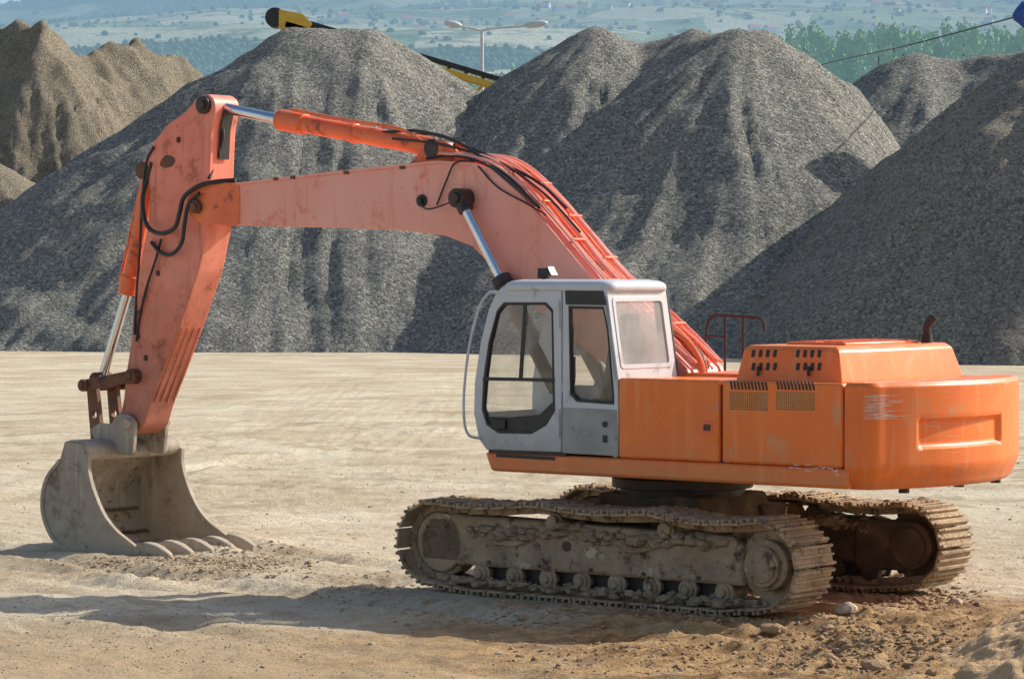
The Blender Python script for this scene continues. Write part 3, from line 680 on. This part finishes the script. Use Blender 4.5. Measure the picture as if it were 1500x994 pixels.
class NG:
    def __init__(s, name):
        s.m = bpy.data.materials.new(name); s.m.use_nodes = True; s.n = s.m.node_tree.nodes; s.l = s.m.node_tree.links; s.b = s.n['Principled BSDF']
        s.pos = s.n.new('ShaderNodeNewGeometry').outputs['Position']
    def scaled(s, scl, rot=0):
        mp = s.n.new('ShaderNodeMapping'); mp.inputs['Scale'].default_value = scl; mp.inputs['Rotation'].default_value = (0, 0, rot); s.l.new(s.pos, mp.inputs[0]); return mp.outputs[0]
    def nz(s, sc, det=5, ro=.6, scl=None, rot=0, vec=None):
        t = s.n.new('ShaderNodeTexNoise'); t.inputs['Scale'].default_value = sc; t.inputs['Detail'].default_value = det; t.inputs['Roughness'].default_value = ro; s.l.new(vec or (s.scaled(scl, rot) if scl else s.pos), t.inputs['Vector']); return t.outputs['Fac']
    def rng(s, v, a, b2, c=0, d=1):
        r = s.n.new('ShaderNodeMapRange'); r.inputs[1].default_value = a; r.inputs[2].default_value = b2; r.inputs[3].default_value = c; r.inputs[4].default_value = d; s.l.new(v, r.inputs[0]); return r.outputs[0]
    def mix(s, f, a, c):
        x = s.n.new('ShaderNodeMix'); x.data_type = 'RGBA'; s.l.new(f, x.inputs[0])
        for k, v in ((6, a), (7, c)):
            if isinstance(v, tuple): x.inputs[k].default_value = (*v, 1)
            else: s.l.new(v, x.inputs[k])
        return x.outputs[2]
    def op(s, op, a, b2=None, c=None):
        x = s.n.new('ShaderNodeMath'); x.operation = op
        for i, v in enumerate((a, b2, c)):
            if v is None: continue
            if isinstance(v, (int, float)): x.inputs[i].default_value = v
            else: s.l.new(v, x.inputs[i])
        return x.outputs[0]
    def bump(s, h, st, di):
        bp = s.n.new('ShaderNodeBump'); bp.inputs['Strength'].default_value = st; bp.inputs['Distance'].default_value = di; s.l.new(h, bp.inputs['Height']); s.l.new(bp.outputs[0], s.b.inputs['Normal'])
def ground_mat():
    g = NG('sandy_ground'); b = g.b
    c = g.mix(g.rng(g.nz(.35, 6, .7), .38, .62), (.70, .58, .40), (.86, .76, .57))
    c = g.mix(g.rng(g.nz(.16, 7, .75), .50, .62, 0, .6), c, (.60, .47, .30))
    c = g.mix(g.rng(g.nz(1.1, 7, .8), .54, .66, 0, .75), c, (.46, .345, .21))
    c = g.mix(g.rng(g.nz(14, 4, .8), .56, .66), c, (.42, .32, .20))
    c = g.mix(g.rng(g.nz(22, 4, .8), .62, .67), c, (.92, .85, .70))
    sp = g.n.new('ShaderNodeSeparateXYZ'); g.l.new(g.pos, sp.inputs[0]); X, Y = sp.outputs[0], sp.outputs[1]
    tr_h = None
    for cx, cy, sc in ((14, 44, 1.7), (-20, 8, 1.5), (6, 60, 1.1)):
        dx = g.op('SUBTRACT', X, cx); dy = g.op('SUBTRACT', Y, cy)
        d = g.op('SQRT', g.op('ADD', g.op('MULTIPLY', dx, dx), g.op('MULTIPLY', dy, dy)))
        cb_ = g.n.new('ShaderNodeCombineXYZ'); g.l.new(g.op('ADD', d, g.op('MULTIPLY', g.nz(.4, 2), .8)), cb_.inputs[0]); g.l.new(g.op('MULTIPLY', g.nz(.25, 1), 2.0), cb_.inputs[1])
        nn = g.nz(sc, 3, .7, vec=cb_.outputs[0])
        f = g.op('MULTIPLY', g.rng(nn, .53, .62), g.rng(g.nz(.3, 3, .6), .42, .56, 0, .55))
        c = g.mix(f, c, (.45, .335, .205)); tr_h = nn if tr_h is None else g.op('ADD', tr_h, nn)
    wob = g.op('MULTIPLY', g.nz(.9, 7, .78), 2.4)
    def blob(cx, cy, kx, ky, lo, hi):
        dx = g.op('SUBTRACT', X, cx); dy = g.op('SUBTRACT', Y, cy)
        q = g.op('ADD', g.op('MULTIPLY', g.op('MULTIPLY', dx, dx), kx), g.op('MULTIPLY', g.op('MULTIPLY', dy, dy), ky))
        return g.rng(g.op('ADD', q, wob), hi, lo)
    c = g.mix(g.rng(blob(-4.2, 32.0, .25, .5, 1.5, 2.3), 0, 1, 0, .65), c, (.46, .36, .24))
    c = g.mix(g.rng(blob(-2.0, 24.3, .03, .11, 1.3, 2.6), 0, 1, 0, .8), c, (.58, .41, .235))
    damp = blob(3.4, 25.2, .045, .055, 1.5, 2.5)
    brown = g.mix(g.rng(g.nz(2.0, 7, .8), .42, .58), (.26, .13, .045), (.66, .42, .19))
    c = g.mix(damp, c, brown)
    g.l.new(c, b.inputs['Base Color'])
    g.l.new(g.rng(damp, 0, 1, .95, .65), b.inputs['Roughness'])
    g.bump(g.op('ADD', g.op('ADD', g.nz(7, 7, .8), g.op('MULTIPLY', g.nz(34, 3, .7), .35)), g.op('MULTIPLY', tr_h, .5)), .9, .08)
    b.inputs['Specular IOR Level'].default_value = .2
    return g.m
tag(mesh_obj('ground', verts, faces, ground_mat()), kind='structure')

def rocks(name, pts, mat, seed=1, flat=(.5, .8), smooth=False):
    random.seed(seed); V = []; Fc = []
    t = (1+5**.5)/2
    bv = [Vector(v).normalized() for v in ((-1, t, 0), (1, t, 0), (-1, -t, 0), (1, -t, 0), (0, -1, t), (0, 1, t), (0, -1, -t), (0, 1, -t), (t, 0, -1), (t, 0, 1), (-t, 0, -1), (-t, 0, 1))]
    bf = ((0, 11, 5), (0, 5, 1), (0, 1, 7), (0, 7, 10), (0, 10, 11), (1, 5, 9), (5, 11, 4), (11, 10, 2), (10, 7, 6), (7, 1, 8), (3, 9, 4), (3, 4, 2), (3, 2, 6), (3, 6, 8), (3, 8, 9), (4, 9, 5), (2, 4, 11), (6, 2, 10), (8, 6, 7), (9, 8, 1))
    for (x, y, z, r) in pts:
        k = len(V); rot = Matrix.Rotation(random.uniform(0, 6.28), 3, 'Z') @ Matrix.Rotation(random.uniform(-.5, .5), 3, 'X'); sx, sy, sz = random.uniform(.8, 1.5), random.uniform(.7, 1.1), random.uniform(*flat)
        for v in bv:
            q = rot @ Vector((v.x*sx, v.y*sy, v.z*sz))*r*random.uniform(.8, 1.15); V.append((x+q.x, y+q.y, z+q.z))
        Fc += [tuple(k+i for i in f) for f in bf]
    return mesh_obj(name, V, Fc, mat, smooth)
random.seed(33); pts = []
while len(pts) < 3600:
    y = 22.5+random.random()**1.6*28; x = random.uniform(-.19, .19)*y
    dens = .25+.75*sst(-.3, .5, fbm(x, y, 1.5, 3, 2.2))
    if random.random() > dens: continue
    r = .004+.009*random.random() if random.random() < .96 else random.uniform(.012, .028)
    pts.append((x, y, gz(x, y)+r*.2, r))
tag(rocks('pebbles', pts, M['stone'], 2), 'small pale pebbles scattered over the sandy ground', 'pebbles', kind='stuff')
pts = []
def clods(px0, px1, py0, py1, n, r0, r1):
    for k in range(n):
        p = G(random.triangular(px0, px1), random.triangular(py0, py1)); r = (r0+(r1-r0)*random.random()**2.6)*(1 if random.random() < .94 else 1.6); pts.append((p.x, p.y, gz(p.x, p.y)+r*.1, r))
clods(190, 470, 798, 850, 1700, .006, .03); clods(60, 260, 812, 838, 300, .008, .03); clods(440, 640, 840, 900, 500, .006, .028); clods(0, 560, 870, 994, 500, .005, .014)
tag(rocks('soil_crumbs', pts, M['clod'], 3), 'tan soil crumbs lying around and in front of the bucket', 'soil', kind='stuff')
pts = []
clods(1080, 1500, 900, 994, 2000, .007, .036); clods(560, 1200, 880, 925, 1100, .006, .032); clods(1230, 1450, 850, 900, 700, .01, .04); clods(700, 1300, 930, 994, 900, .006, .024)
tag(rocks('soil_clods', pts, M['soil'], 8), 'brown soil clods churned up around the crawler tracks', 'soil', kind='stuff')
for px, py, r, lab, mt in ((1240, 908, .07, 'pale angular rock behind the near track', 'stone'), (1283, 978, .10, 'brown rock at the foot of the soil mound', 'soil'), (1133, 932, .075, 'dark brown lump of soil below the near track end', 'soil'), (1215, 968, .06, 'small brown rock left of the larger one in the foreground', 'soil'), (1398, 884, .05, 'pale stone beside the far track end', 'stone'), (985, 930, .035, 'small pale stone in the machine\'s shadow', 'stone')):
    p = G(px, py); me = bmesh.new(); bmesh.ops.create_icosphere(me, subdivisions=3, radius=r, matrix=Matrix.Diagonal((1.4, 1, .8, 1)))
    for v in me.verts: v.co *= 1+.4*noise.noise(v.co*11+Vector((px, 0, 0)))+.16*noise.noise(v.co*30)
    m_ = MB(); m_.bm = me; o = m_.done('rock', M[mt], ang=25); o.location = (p.x, p.y, gz(p.x, p.y)+r*.25); tag(o, lab, 'rock')

def hfield(name, x0, x1, y0, y1, st, fn, mat):
    nx_ = int((x1-x0)/st)+1; ny_ = int((y1-y0)/st)+1
    V = [(x0+i*st, y0+j*st, fn(x0+i*st, y0+j*st)) for j in range(ny_) for i in range(nx_)]
    Fc = [q for q in ((j*nx_+i, j*nx_+i+1, (j+1)*nx_+i+1, (j+1)*nx_+i) for j in range(ny_-1) for i in range(nx_-1)) if max(V[k][2] for k in q) > -.25]
    used = sorted({k for q in Fc for k in q}); mp = {k: i for i, k in enumerate(used)}
    return mesh_obj(name, [V[k] for k in used], [tuple(mp[k] for k in q) for q in Fc], mat)
def mound(x, y):
    d = math.hypot((x-6.2), (y-23.9)*.75)+.2*fbm(x, y, .9, 3, 6)
    return max(-.3, 1.16-.42*d+.05*fbm(x, y, .35, 3, 2)+.028*fbm(x, y, .08, 3, 4))
tag(hfield('soil_mound', 2.4, 9.2, 21, 27.5, .03, mound, M['mound']), 'low mound of loose brown soil in the bottom right corner', 'soil mound')

# gravel piles
def gravel_mat(name, c1, c2, c3, sc=1.0):
    g = NG(name); b = g.b
    v = g.n.new('ShaderNodeTexVoronoi'); v.inputs['Scale'].default_value = 10.0*sc; g.l.new(g.pos, v.inputs['Vector'])
    sep = g.n.new('ShaderNodeSeparateColor'); g.l.new(v.outputs['Color'], sep.inputs[0])
    c = g.mix(g.rng(g.nz(.16, 6, .65), .38, .62), c1, c2)
    c = g.mix(g.rng(g.nz(1.3, 6, .8), .50, .72, 0, .5), c, tuple(x*.55 for x in c1))
    c = g.mix(g.rng(sep.outputs[0], .5, 1.0, 0, .85), c, c3)
    c = g.mix(g.rng(sep.outputs[1], .5, 1.0, 0, .8), c, tuple(x*.38 for x in c1))
    g.l.new(c, b.inputs['Base Color']); b.inputs['Roughness'].default_value = .95; b.inputs['Specular IOR Level'].default_value = .15
    h = g.op('MULTIPLY_ADD', v.outputs['Distance'], -.6, g.op('MULTIPLY', g.nz(3.6*sc, 6, .82), 1.3))
    g.bump(h, 1.0, .20)
    return g.m
GR = gravel_mat('grey_gravel', (.30, .30, .265), (.38, .365, .31), (.70, .67, .59))
GR2 = gravel_mat('grey_brown_gravel', (.36, .325, .265), (.44, .39, .31), (.66, .60, .50), 1.1)
BR = gravel_mat('brown_sand', (.38, .325, .235), (.48, .415, .31), (.60, .53, .42), 1.6)
def pile_fn(ridges, seed, slope=.74, gully=.62, rough=.24, rnd=1.1, cut=0, steep=0, convex=0):
    segs = [(Vector(a[:2]), Vector(b[:2]), a[2], b[2]) for a, b in ridges]
    def fn(x, y):
        best = -9; 
        wx = x+1.0*noise.noise(Vector((x*.12, y*.12, seed))); wy = y+1.0*noise.noise(Vector((x*.12, y*.12, seed+5)))
        q0 = Vector((wx, wy))
        for a, b, ha, hb in segs:
            ab = b-a; t = max(0, min(1, (q0-a).dot(ab)/max(1e-6, ab.length_squared))); q = a+ab*t; d = q0-q; dist = d.length
            h = ha+(hb-ha)*t
            ang = atan2(d.y, d.x); ca, sa = cos(ang), sin(ang)
            gl = .42*noise.noise(Vector((ca*2.6+t*2, sa*2.6, seed+dist*.04)))+.34*noise.noise(Vector((ca*8+t*5, sa*8, seed*2+dist*.07)))+.24*noise.noise(Vector((ca*24+t*9, sa*24, seed*3+dist*.10)))+.12*noise.noise(Vector((ca*60+t*20, sa*60, seed*4+dist*.14)))
            gl = gl*min(1, dist/6)*gully
            dd = math.sqrt(dist*dist+rnd*rnd)-rnd
            s2 = slope*(1-.0035*max(0, dist-6))
            z = h-s2*dd+gl
            if steep: z -= steep*max(0, dist-4.6)*max(0, ca)**3
            if convex: z -= convex*max(0, dist-11)
            if z > best: best = z
        best += rough*fbm(x, y, 2.6, 5, seed)
        if cut: best += cut*(.4-abs(fbm(x, y, 6, 4, seed+2)))+cut*.35*fbm(x, y, 1.3, 4, seed+9)
        return max(-.4, best)
    return fn
def pk(px, py, Y): p = WP(px, py, Y); return (p.x, p.y, p.z)
PILES = [
 ('tall grey gravel pile with a flat top below the yellow conveyor, behind the boom', [(pk(425, 42, 141), pk(548, 40, 141))], GR, 2.3, (-48, 22), (112, 172), {}),
 ('broad grey gravel pile with three rounded summits behind the cab', [(pk(862, 40, 140), pk(930, 66, 141)), (pk(1010, 42, 139), pk(930, 66, 141)), (pk(1085, 42, 134), pk(1112, 46, 134)), (pk(1010, 46, 139), pk(1085, 50, 134))], GR, 7.9, (-22, 38), (106, 170), dict(steep=1.0)),
 ('large brownish gravel slope rising out of the right edge, in front of its neighbours', [(pk(1690, -18, 119), pk(1850, -30, 119))], GR2, 12.4, (0, 58), (88, 155), dict(slope=.72, convex=.28, rough=.34)),
 ('low dark gravel pile seen between the summit pile and the right hand slope', [(pk(1345, 78, 158), pk(1400, 88, 158)), (pk(1400, 88, 158), pk(1500, 76, 156)), (pk(1500, 76, 156), pk(1600, 66, 156))], GR, 5.1, (-2, 56), (130, 185), {}),
 ('brown sand heap with steep eroded face at the left edge', [(pk(-260, 40, 176), pk(-20, 54, 172)), (pk(-20, 54, 172), pk(60, 48, 170)), (pk(60, 48, 170), pk(125, 86, 174)), (pk(125, 86, 174), pk(210, 72, 178)), (pk(210, 72, 178), pk(285, 104, 182))], BR, 9.4, (-75, 0), (135, 205), dict(slope=1.3, gully=1.3, rough=.5, rnd=.3, cut=1.3)),
 ('small brown sand heap low at the left edge before the eroded one', [(pk(-120, 215, 150), pk(-20, 238, 150))], BR, 3.3, (-60, -14), (130, 170), dict(slope=.7)),
]
for lab, rd, mt, sd, xr, yr, kw in PILES:
    o = hfield('sand_heap' if mt is BR else 'gravel_pile', xr[0], xr[1], yr[0], yr[1], .23, pile_fn(rd, sd, **kw), mt)
    tag(o, lab, 'sand heap' if mt is BR else 'gravel pile')

# hills
def itp(x, X, Y):
    if x <= X[0]: return Y[0]
    for a, b, c, d in zip(X, X[1:], Y, Y[1:]):
        if x <= b: return c+(d-c)*(x-a)/(b-a)
    return Y[-1]
def hz(x, y):
    b = itp(y, [200, 300, 450, 1000, 2000, 3000, 4000, 5200, 6500, 9000, 12000, 14500], [-3, 3, 14, 52, 150, 250, 350, 520, 540, 620, 1095, 800])
    f = 1-.15*sst(-250, -1050, x) if y < 8000 else 1.0
    return b*f+fbm(x, y, 900, 4, 3)*.018*y*sst(300, 1500, y)*.8
def wood(x, y): return sst(-.05, .18, fbm(x, y*.8, 520, 5, 8)+.16*sst(-200, -900, x)-.05)
Yh = [190]; 
while Yh[-1] < 14500: Yh.append(Yh[-1]*1.011)
V = []; K = 260; WA = []
for y in Yh:
    for i in range(K+1): x = (i/K-.5)*2*(y*.24+60); V.append((x, y, hz(x, y))); WA.append(wood(x, y))
Fc = [(j*(K+1)+i, j*(K+1)+i+1, (j+1)*(K+1)+i+1, (j+1)*(K+1)+i) for j in range(len(Yh)-1) for i in range(K)]
def hill_mat():
    g = NG('haze_painted_hillside'); b = g.b
    v = g.n.new('ShaderNodeTexVoronoi'); v.inputs['Scale'].default_value = .008; g.l.new(g.scaled((1, .45, 0), .3), v.inputs['Vector']); sep = g.n.new('ShaderNodeSeparateColor'); g.l.new(v.outputs['Color'], sep.inputs[0])
    c = g.mix(sep.outputs[0], (.22, .31, .18), (.68, .66, .50))
    c = g.mix(g.rng(g.nz(.012, 7, .8), .50, .58, 0, .8), c, (.11, .17, .11))
    at = g.n.new('ShaderNodeAttribute'); at.attribute_name = 'wood'
    f = g.op('ADD', at.outputs['Fac'], g.op('MULTIPLY_ADD', g.nz(.015, 7, .8), 1.6, -.8))
    wd = g.mix(g.rng(g.nz(.04, 7, .85), .4, .6), (.04, .075, .05), (.14, .20, .13))
    c = g.mix(g.rng(f, .3, .65), c, wd)
    sp = g.n.new('ShaderNodeSeparateXYZ'); g.l.new(g.pos, sp.inputs[0])
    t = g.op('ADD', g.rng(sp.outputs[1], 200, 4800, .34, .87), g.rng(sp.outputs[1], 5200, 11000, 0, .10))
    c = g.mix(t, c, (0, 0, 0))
    em = g.mix(t, (0, 0, 0), HAZE_GLOW); em = g.mix(g.rng(sp.outputs[1], 5500, 10500), em, (.40, .58, .76))  # airlight painted in as emission that grows with Y
    g.l.new(c, b.inputs['Base Color']); b.inputs['Roughness'].default_value = 1; b.inputs['Specular IOR Level'].default_value = 0
    g.l.new(em, b.inputs['Emission Color']); b.inputs['Emission Strength'].default_value = 1
    g.bump(g.nz(.05, 5, .8), .5, 8)
    return g.m
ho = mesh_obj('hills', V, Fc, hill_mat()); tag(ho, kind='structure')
at = ho.data.attributes.new('wood', 'FLOAT', 'POINT'); at.data.foreach_set('value', WA)
random.seed(5)
for y0, y1, nn, rmin, rmax, wrd in [(1300, 2500, 3000, 1.3, 2.8, 'nearest'), (2500, 3600, 4000, 2.0, 4.0, 'middle'), (3600, 5300, 4000, 3.2, 6.4, 'farthest')]:
    mt = pmat('haze_painted_wood', (.09, .145, .09), (.16, .23, .13), .05, .95, 0, spec=0, far=(y0+y1)/2+700)  # tree clumps glow with the haze painted for their band
    pts = []; guard = 0
    while len(pts) < nn and guard < 60000:
        guard += 1; y = random.uniform(y0, y1); x = random.uniform(-.19, .19)*y
        if wood(x, y) < random.uniform(.3, .8) and random.random() > .02: continue
        r = random.uniform(rmin, rmax); pts.append((x, y, hz(x, y)+r*.35, r))
    tag(rocks('woodland', pts, mt, 6, (.8, 1.2), True), 'hazy %s band of woodland on the far hillside' % wrd, 'woodland', kind='stuff')
HWm = pmat('house_plaster', (.85, .85, .82), rough=.9, bump=0, far=3000); HRm = pmat('house_tiles', (.50, .22, .16), rough=.9, bump=0, far=3000)  # plaster and tiles emit a painted distance haze
wm = MB().box((0, 0, 2.5), (11, 8, 7)).done('wall', HWm); rm = MB().prism([(-4.8, 6), (0, 9.5), (4.8, 6)], -6, 6, lambda x, y, d: Vector((d, x, y))).done('roof', HRm)
wme, rme = wm.data, rm.data; bpy.data.objects.remove(wm); bpy.data.objects.remove(rm)
random.seed(17)
for k in range(72):
    if k < 20: px = random.gauss(650, 45)
    elif k < 48: px = random.uniform(780, 1130)
    else: px = random.uniform(1250, 1500)
    Y = random.uniform(2900, 4800); x = (px-750)/4400*Y
    h = empty('village_house', (x, Y, hz(x, Y)), random.uniform(-.6, .6)); sc = random.uniform(.6, 1.05); h.scale = (sc, sc, sc)
    tag(h, 'tiny pale house with red roof on the hazy hillside', 'house', 'village houses on the far hillside')
    for nm, me in (('wall', wme), ('roof', rme)):
        o = bpy.data.objects.new(nm, me); COL.objects.link(o); o.parent = h

leafA = pmat('leaves_green', (.20, .34, .14), (.34, .50, .20), .5, .9, 0, spec=.1, far=420)  # leaf colour carries painted haze as emission
bark = pmat('bark', (.16, .13, .10), rough=.9)
def crown_mesh(hh, rad, seed, narrow):
    random.seed(seed); V = []; Fc = []
    for c in range(52):
        t = random.random(); z = hh*(.06+.94*t); rr_ = rad*(math.sin(pi*min(1, .15+.85*t)**(.7))**.8 if not narrow else (1-t)**.6*.9+.1)
        a = random.uniform(0, 2*pi); q = rr_*random.uniform(.2, 1.0); cx, cy = q*cos(a), q*sin(a); cr = random.uniform(.5, 1.0)*rad*.42
        for k in range(26):
            d = Vector((random.gauss(0, 1), random.gauss(0, 1), random.gauss(0, 1))).normalized()*cr*random.uniform(.5, 1)
            p = Vector((cx, cy, z))+d; s_ = random.uniform(.16, .34); n1 = Vector((random.gauss(0, 1), random.gauss(0, 1), random.gauss(0, .6))).normalized(); x_ = n1.orthogonal().normalized(); y_ = n1.cross(x_)
            i = len(V); V += [tuple(p+x_*s_), tuple(p+y_*s_), tuple(p-x_*s_), tuple(p-y_*s_)]; Fc.append((i, i+1, i+2, i+3))
    o = mesh_obj('crown', V, Fc, leafA, False); me = o.data; bpy.data.objects.remove(o); return me
crowns = [crown_mesh(21, 2.6, 1, True), crown_mesh(19, 3.0, 2, True), crown_mesh(17, 4.2, 3, False), crown_mesh(22, 2.3, 4, True)]
tk = MB().tube([(0, 0, -1), (0, 0, 6), (.1, 0, 16)], [.4, .3, .08], 8).tube([(0, 0, 5), (1.2, .3, 9)], .1, 6).tube([(0, 0, 6), (-1.1, -.4, 10)], .1, 6).done('trunk', bark); tme = tk.data; bpy.data.objects.remove(tk)
random.seed(9)
tl = [(px, 0) for px in range(1130, 1540, 12)]+[(px+7, 1) for px in range(1150, 1540, 15)]+[(px, 0) for px in range(690, 790, 15)]
for px, row in tl:
    px += random.uniform(-4, 4); Y = random.uniform(415, 440)+row*55; x = (px-750)/4400*Y; z0 = hz(x, Y)
    want = WP(px, (random.uniform(46, 74) if px > 1000 else random.uniform(84, 100))-(6 if row else 0)+max(0, (1250-px))*.05, Y).z
    me = random.choice(crowns); hh = {crowns[0]: 21, crowns[1]: 19, crowns[2]: 17, crowns[3]: 22}[me]
    sc = (want-z0)/hh*1.0
    t = empty('tree', (x, Y, z0), random.uniform(0, 6)); t.scale = (1.0, 1.0, sc)
    tag(t, 'slender green tree in the valley seen beyond the gravel piles' if px > 1000 else 'green tree seen through the gap between the two big gravel piles', 'tree', 'trees in the row on the right beyond the piles' if px > 1000 else 'trees in the gap between the piles')
    for nm, m2 in (('crown', me), ('trunk', tme)):
        o = bpy.data.objects.new(nm, m2); COL.objects.link(o); o.parent = t

# conveyor behind the tall pile
cv0 = WP(404, 27, 152); cv1 = WP(745, 127, 152); dv = cv1-cv0; Lc = dv.length; cvang = atan2(dv.z, dv.x)
cvy = empty('conveyor', cv0); cvy.rotation_euler = (0, -cvang, 0); tag(cvy, 'yellow belt conveyor with black end drum poking out over the gravel pile', 'conveyor')
MB().tube([(0, -.62, 0), (0, .62, 0)], .50, 28).done('drum', M['black'], cvy, .04)
fm = MB()
for s in (-1, 1):
    fm.box((Lc/2+.4, s*.66, -.18), (Lc-.4, .08, .30)).box((Lc/2+.8, s*.66, -.75), (Lc-1.6, .08, .1))
    for k in range(12): fm.box((1.0+k*.9, s*.66, -.45), (.07, .06, .75), Matrix.Rotation(.6 if k % 2 else -.6, 3, 'Y'))
    fm.prism([(.1, .42), (1.3, .56), (1.9, .2), (1.7, -.42), (.35, -.5)], s*.62, s*.70)
fm.done('frame', M['yellow'], cvy, .01)
MB().box((Lc/2, 0, .12), (Lc, 1.0, .05)).box((Lc/2+.8, .48, .22), (Lc-1.6, .06, .22)).box((Lc/2+.8, -.48, .22), (Lc-1.6, .06, .22)).done('belt', M['black'], cvy)
for k in range(12): MB().tube([(1+k*.9, -.5, 0), (1+k*.9, .5, 0)], .09, 10).done('roller', M['dark'], cvy)
for xx in (3.0, 9.0):
    hgt = cv0.z+dv.z*xx/Lc
    dn = Matrix.Rotation(cvang, 3, 'Y') @ Vector((0, 0, -hgt))
    for s in (-1, 1): MB().tube([(xx, s*.66, -.2), (xx+dn.x, s*1.2, dn.z)], .09, 8).done('support_leg', M['yellow'], cvy)

# street lamp
base = WP(706, 400, 165); tp = WP(706, 44, 165)
lamp = empty('street_lamp', (base.x, base.y, 0)); tag(lamp, 'tall grey street lamp with two arms above the gap between the piles', 'street lamp')
zt_ = tp.z
MB().tube([(0, 0, 0), (0, 0, zt_)], [.14, .09], 12).done('pole', M['lampgrey'], lamp)
for s, e in ((-1, -1.45), (1, 2.8)):
    MB().tube(catmull([(0, 0, zt_-.05), (s*.5, 0, zt_+.06), (e, 0, zt_+.24)]), .06, 8).done('arm', M['lampgrey'], lamp)
    hb = MB(); bmesh.ops.create_uvsphere(hb.bm, u_segments=16, v_segments=10, radius=.5, matrix=Matrix.Translation((e+s*.15, 0, zt_+.30)) @ Matrix.Rotation(-s*.15, 4, 'Y') @ Matrix.Diagonal((1.35 if s > 0 else 1.0, .45, .40, 1)))
    hb.done('lamp_head', M['lampgrey'], lamp)
# blue jib with cable at the right edge
j0 = WP(1484, 26, 130); j1 = WP(1620, 10, 130)
jb = empty('crane', (WP(1600, 400, 130).x, 130, 0)); tag(jb, 'blue crane head reaching in at the top right corner', 'crane')
rel = Vector((jb.location.x, 130, 0))
MB().tube([j0-rel, j0-rel+Vector((.15, 0, .05)), j0-rel+Vector((.45, 0, .1)), j1-rel], [.12, .3, .62, .7], 12).done('jib', M['blue'], jb)
MB().tube([(0, 0, 0), (0, 0, (j1-rel).z)], .3, 12).done('mast', M['blue'], jb)
cbe = WP(1215, 92, 190); cbf = WP(1130, 118, 205)
cb = MB().tube(catmull([j0, j0.lerp(cbe, .5)+Vector((0, 0, -.1)), cbe, cbf]), .035, 6).done('steel_cable', M['dark']); tag(cb, 'thin dark cable running down to the left from the blue crane head', 'cable')

# ============================================================ LIGHT, CAMERA
w = bpy.data.worlds.new('World'); S.world = w; w.use_nodes = True; nt = w.node_tree
bg = nt.nodes['Background']; sky = nt.nodes.new('ShaderNodeTexSky'); sky.sky_type = 'NISHITA'; sky.sun_disc = False
sd = Vector((6, 3.1, 4.4)).normalized(); el = math.asin(sd.z); az = atan2(sd.x, sd.y)
sky.sun_elevation = el; sky.sun_rotation = az; sky.air_density = 1.0; sky.dust_density = 2.0; sky.ozone_density = 1
nt.links.new(sky.outputs[0], bg.inputs[0]); bg.inputs[1].default_value = .14
sun = bpy.data.lights.new('sun', 'SUN'); sun.energy = 5.0; sun.angle = radians(.5); sun.color = (1, .94, .84)
so = bpy.data.objects.new('sun', sun); COL.objects.link(so); so.rotation_euler = (-sd).to_track_quat('-Z', 'Y').to_euler()
cam = bpy.data.cameras.new('camera'); cam.lens = F*36/1500; cam.sensor_width = 36; cam.clip_end = 30000; cam.clip_start = .5
co = bpy.data.objects.new('camera', cam); COL.objects.link(co); co.location = (0, 0, H); co.rotation_euler = (pi/2-PT, 0, 0); S.camera = co
S.view_settings.view_transform = 'Standard'; S.view_settings.look = 'None'; S.view_settings.exposure = 0
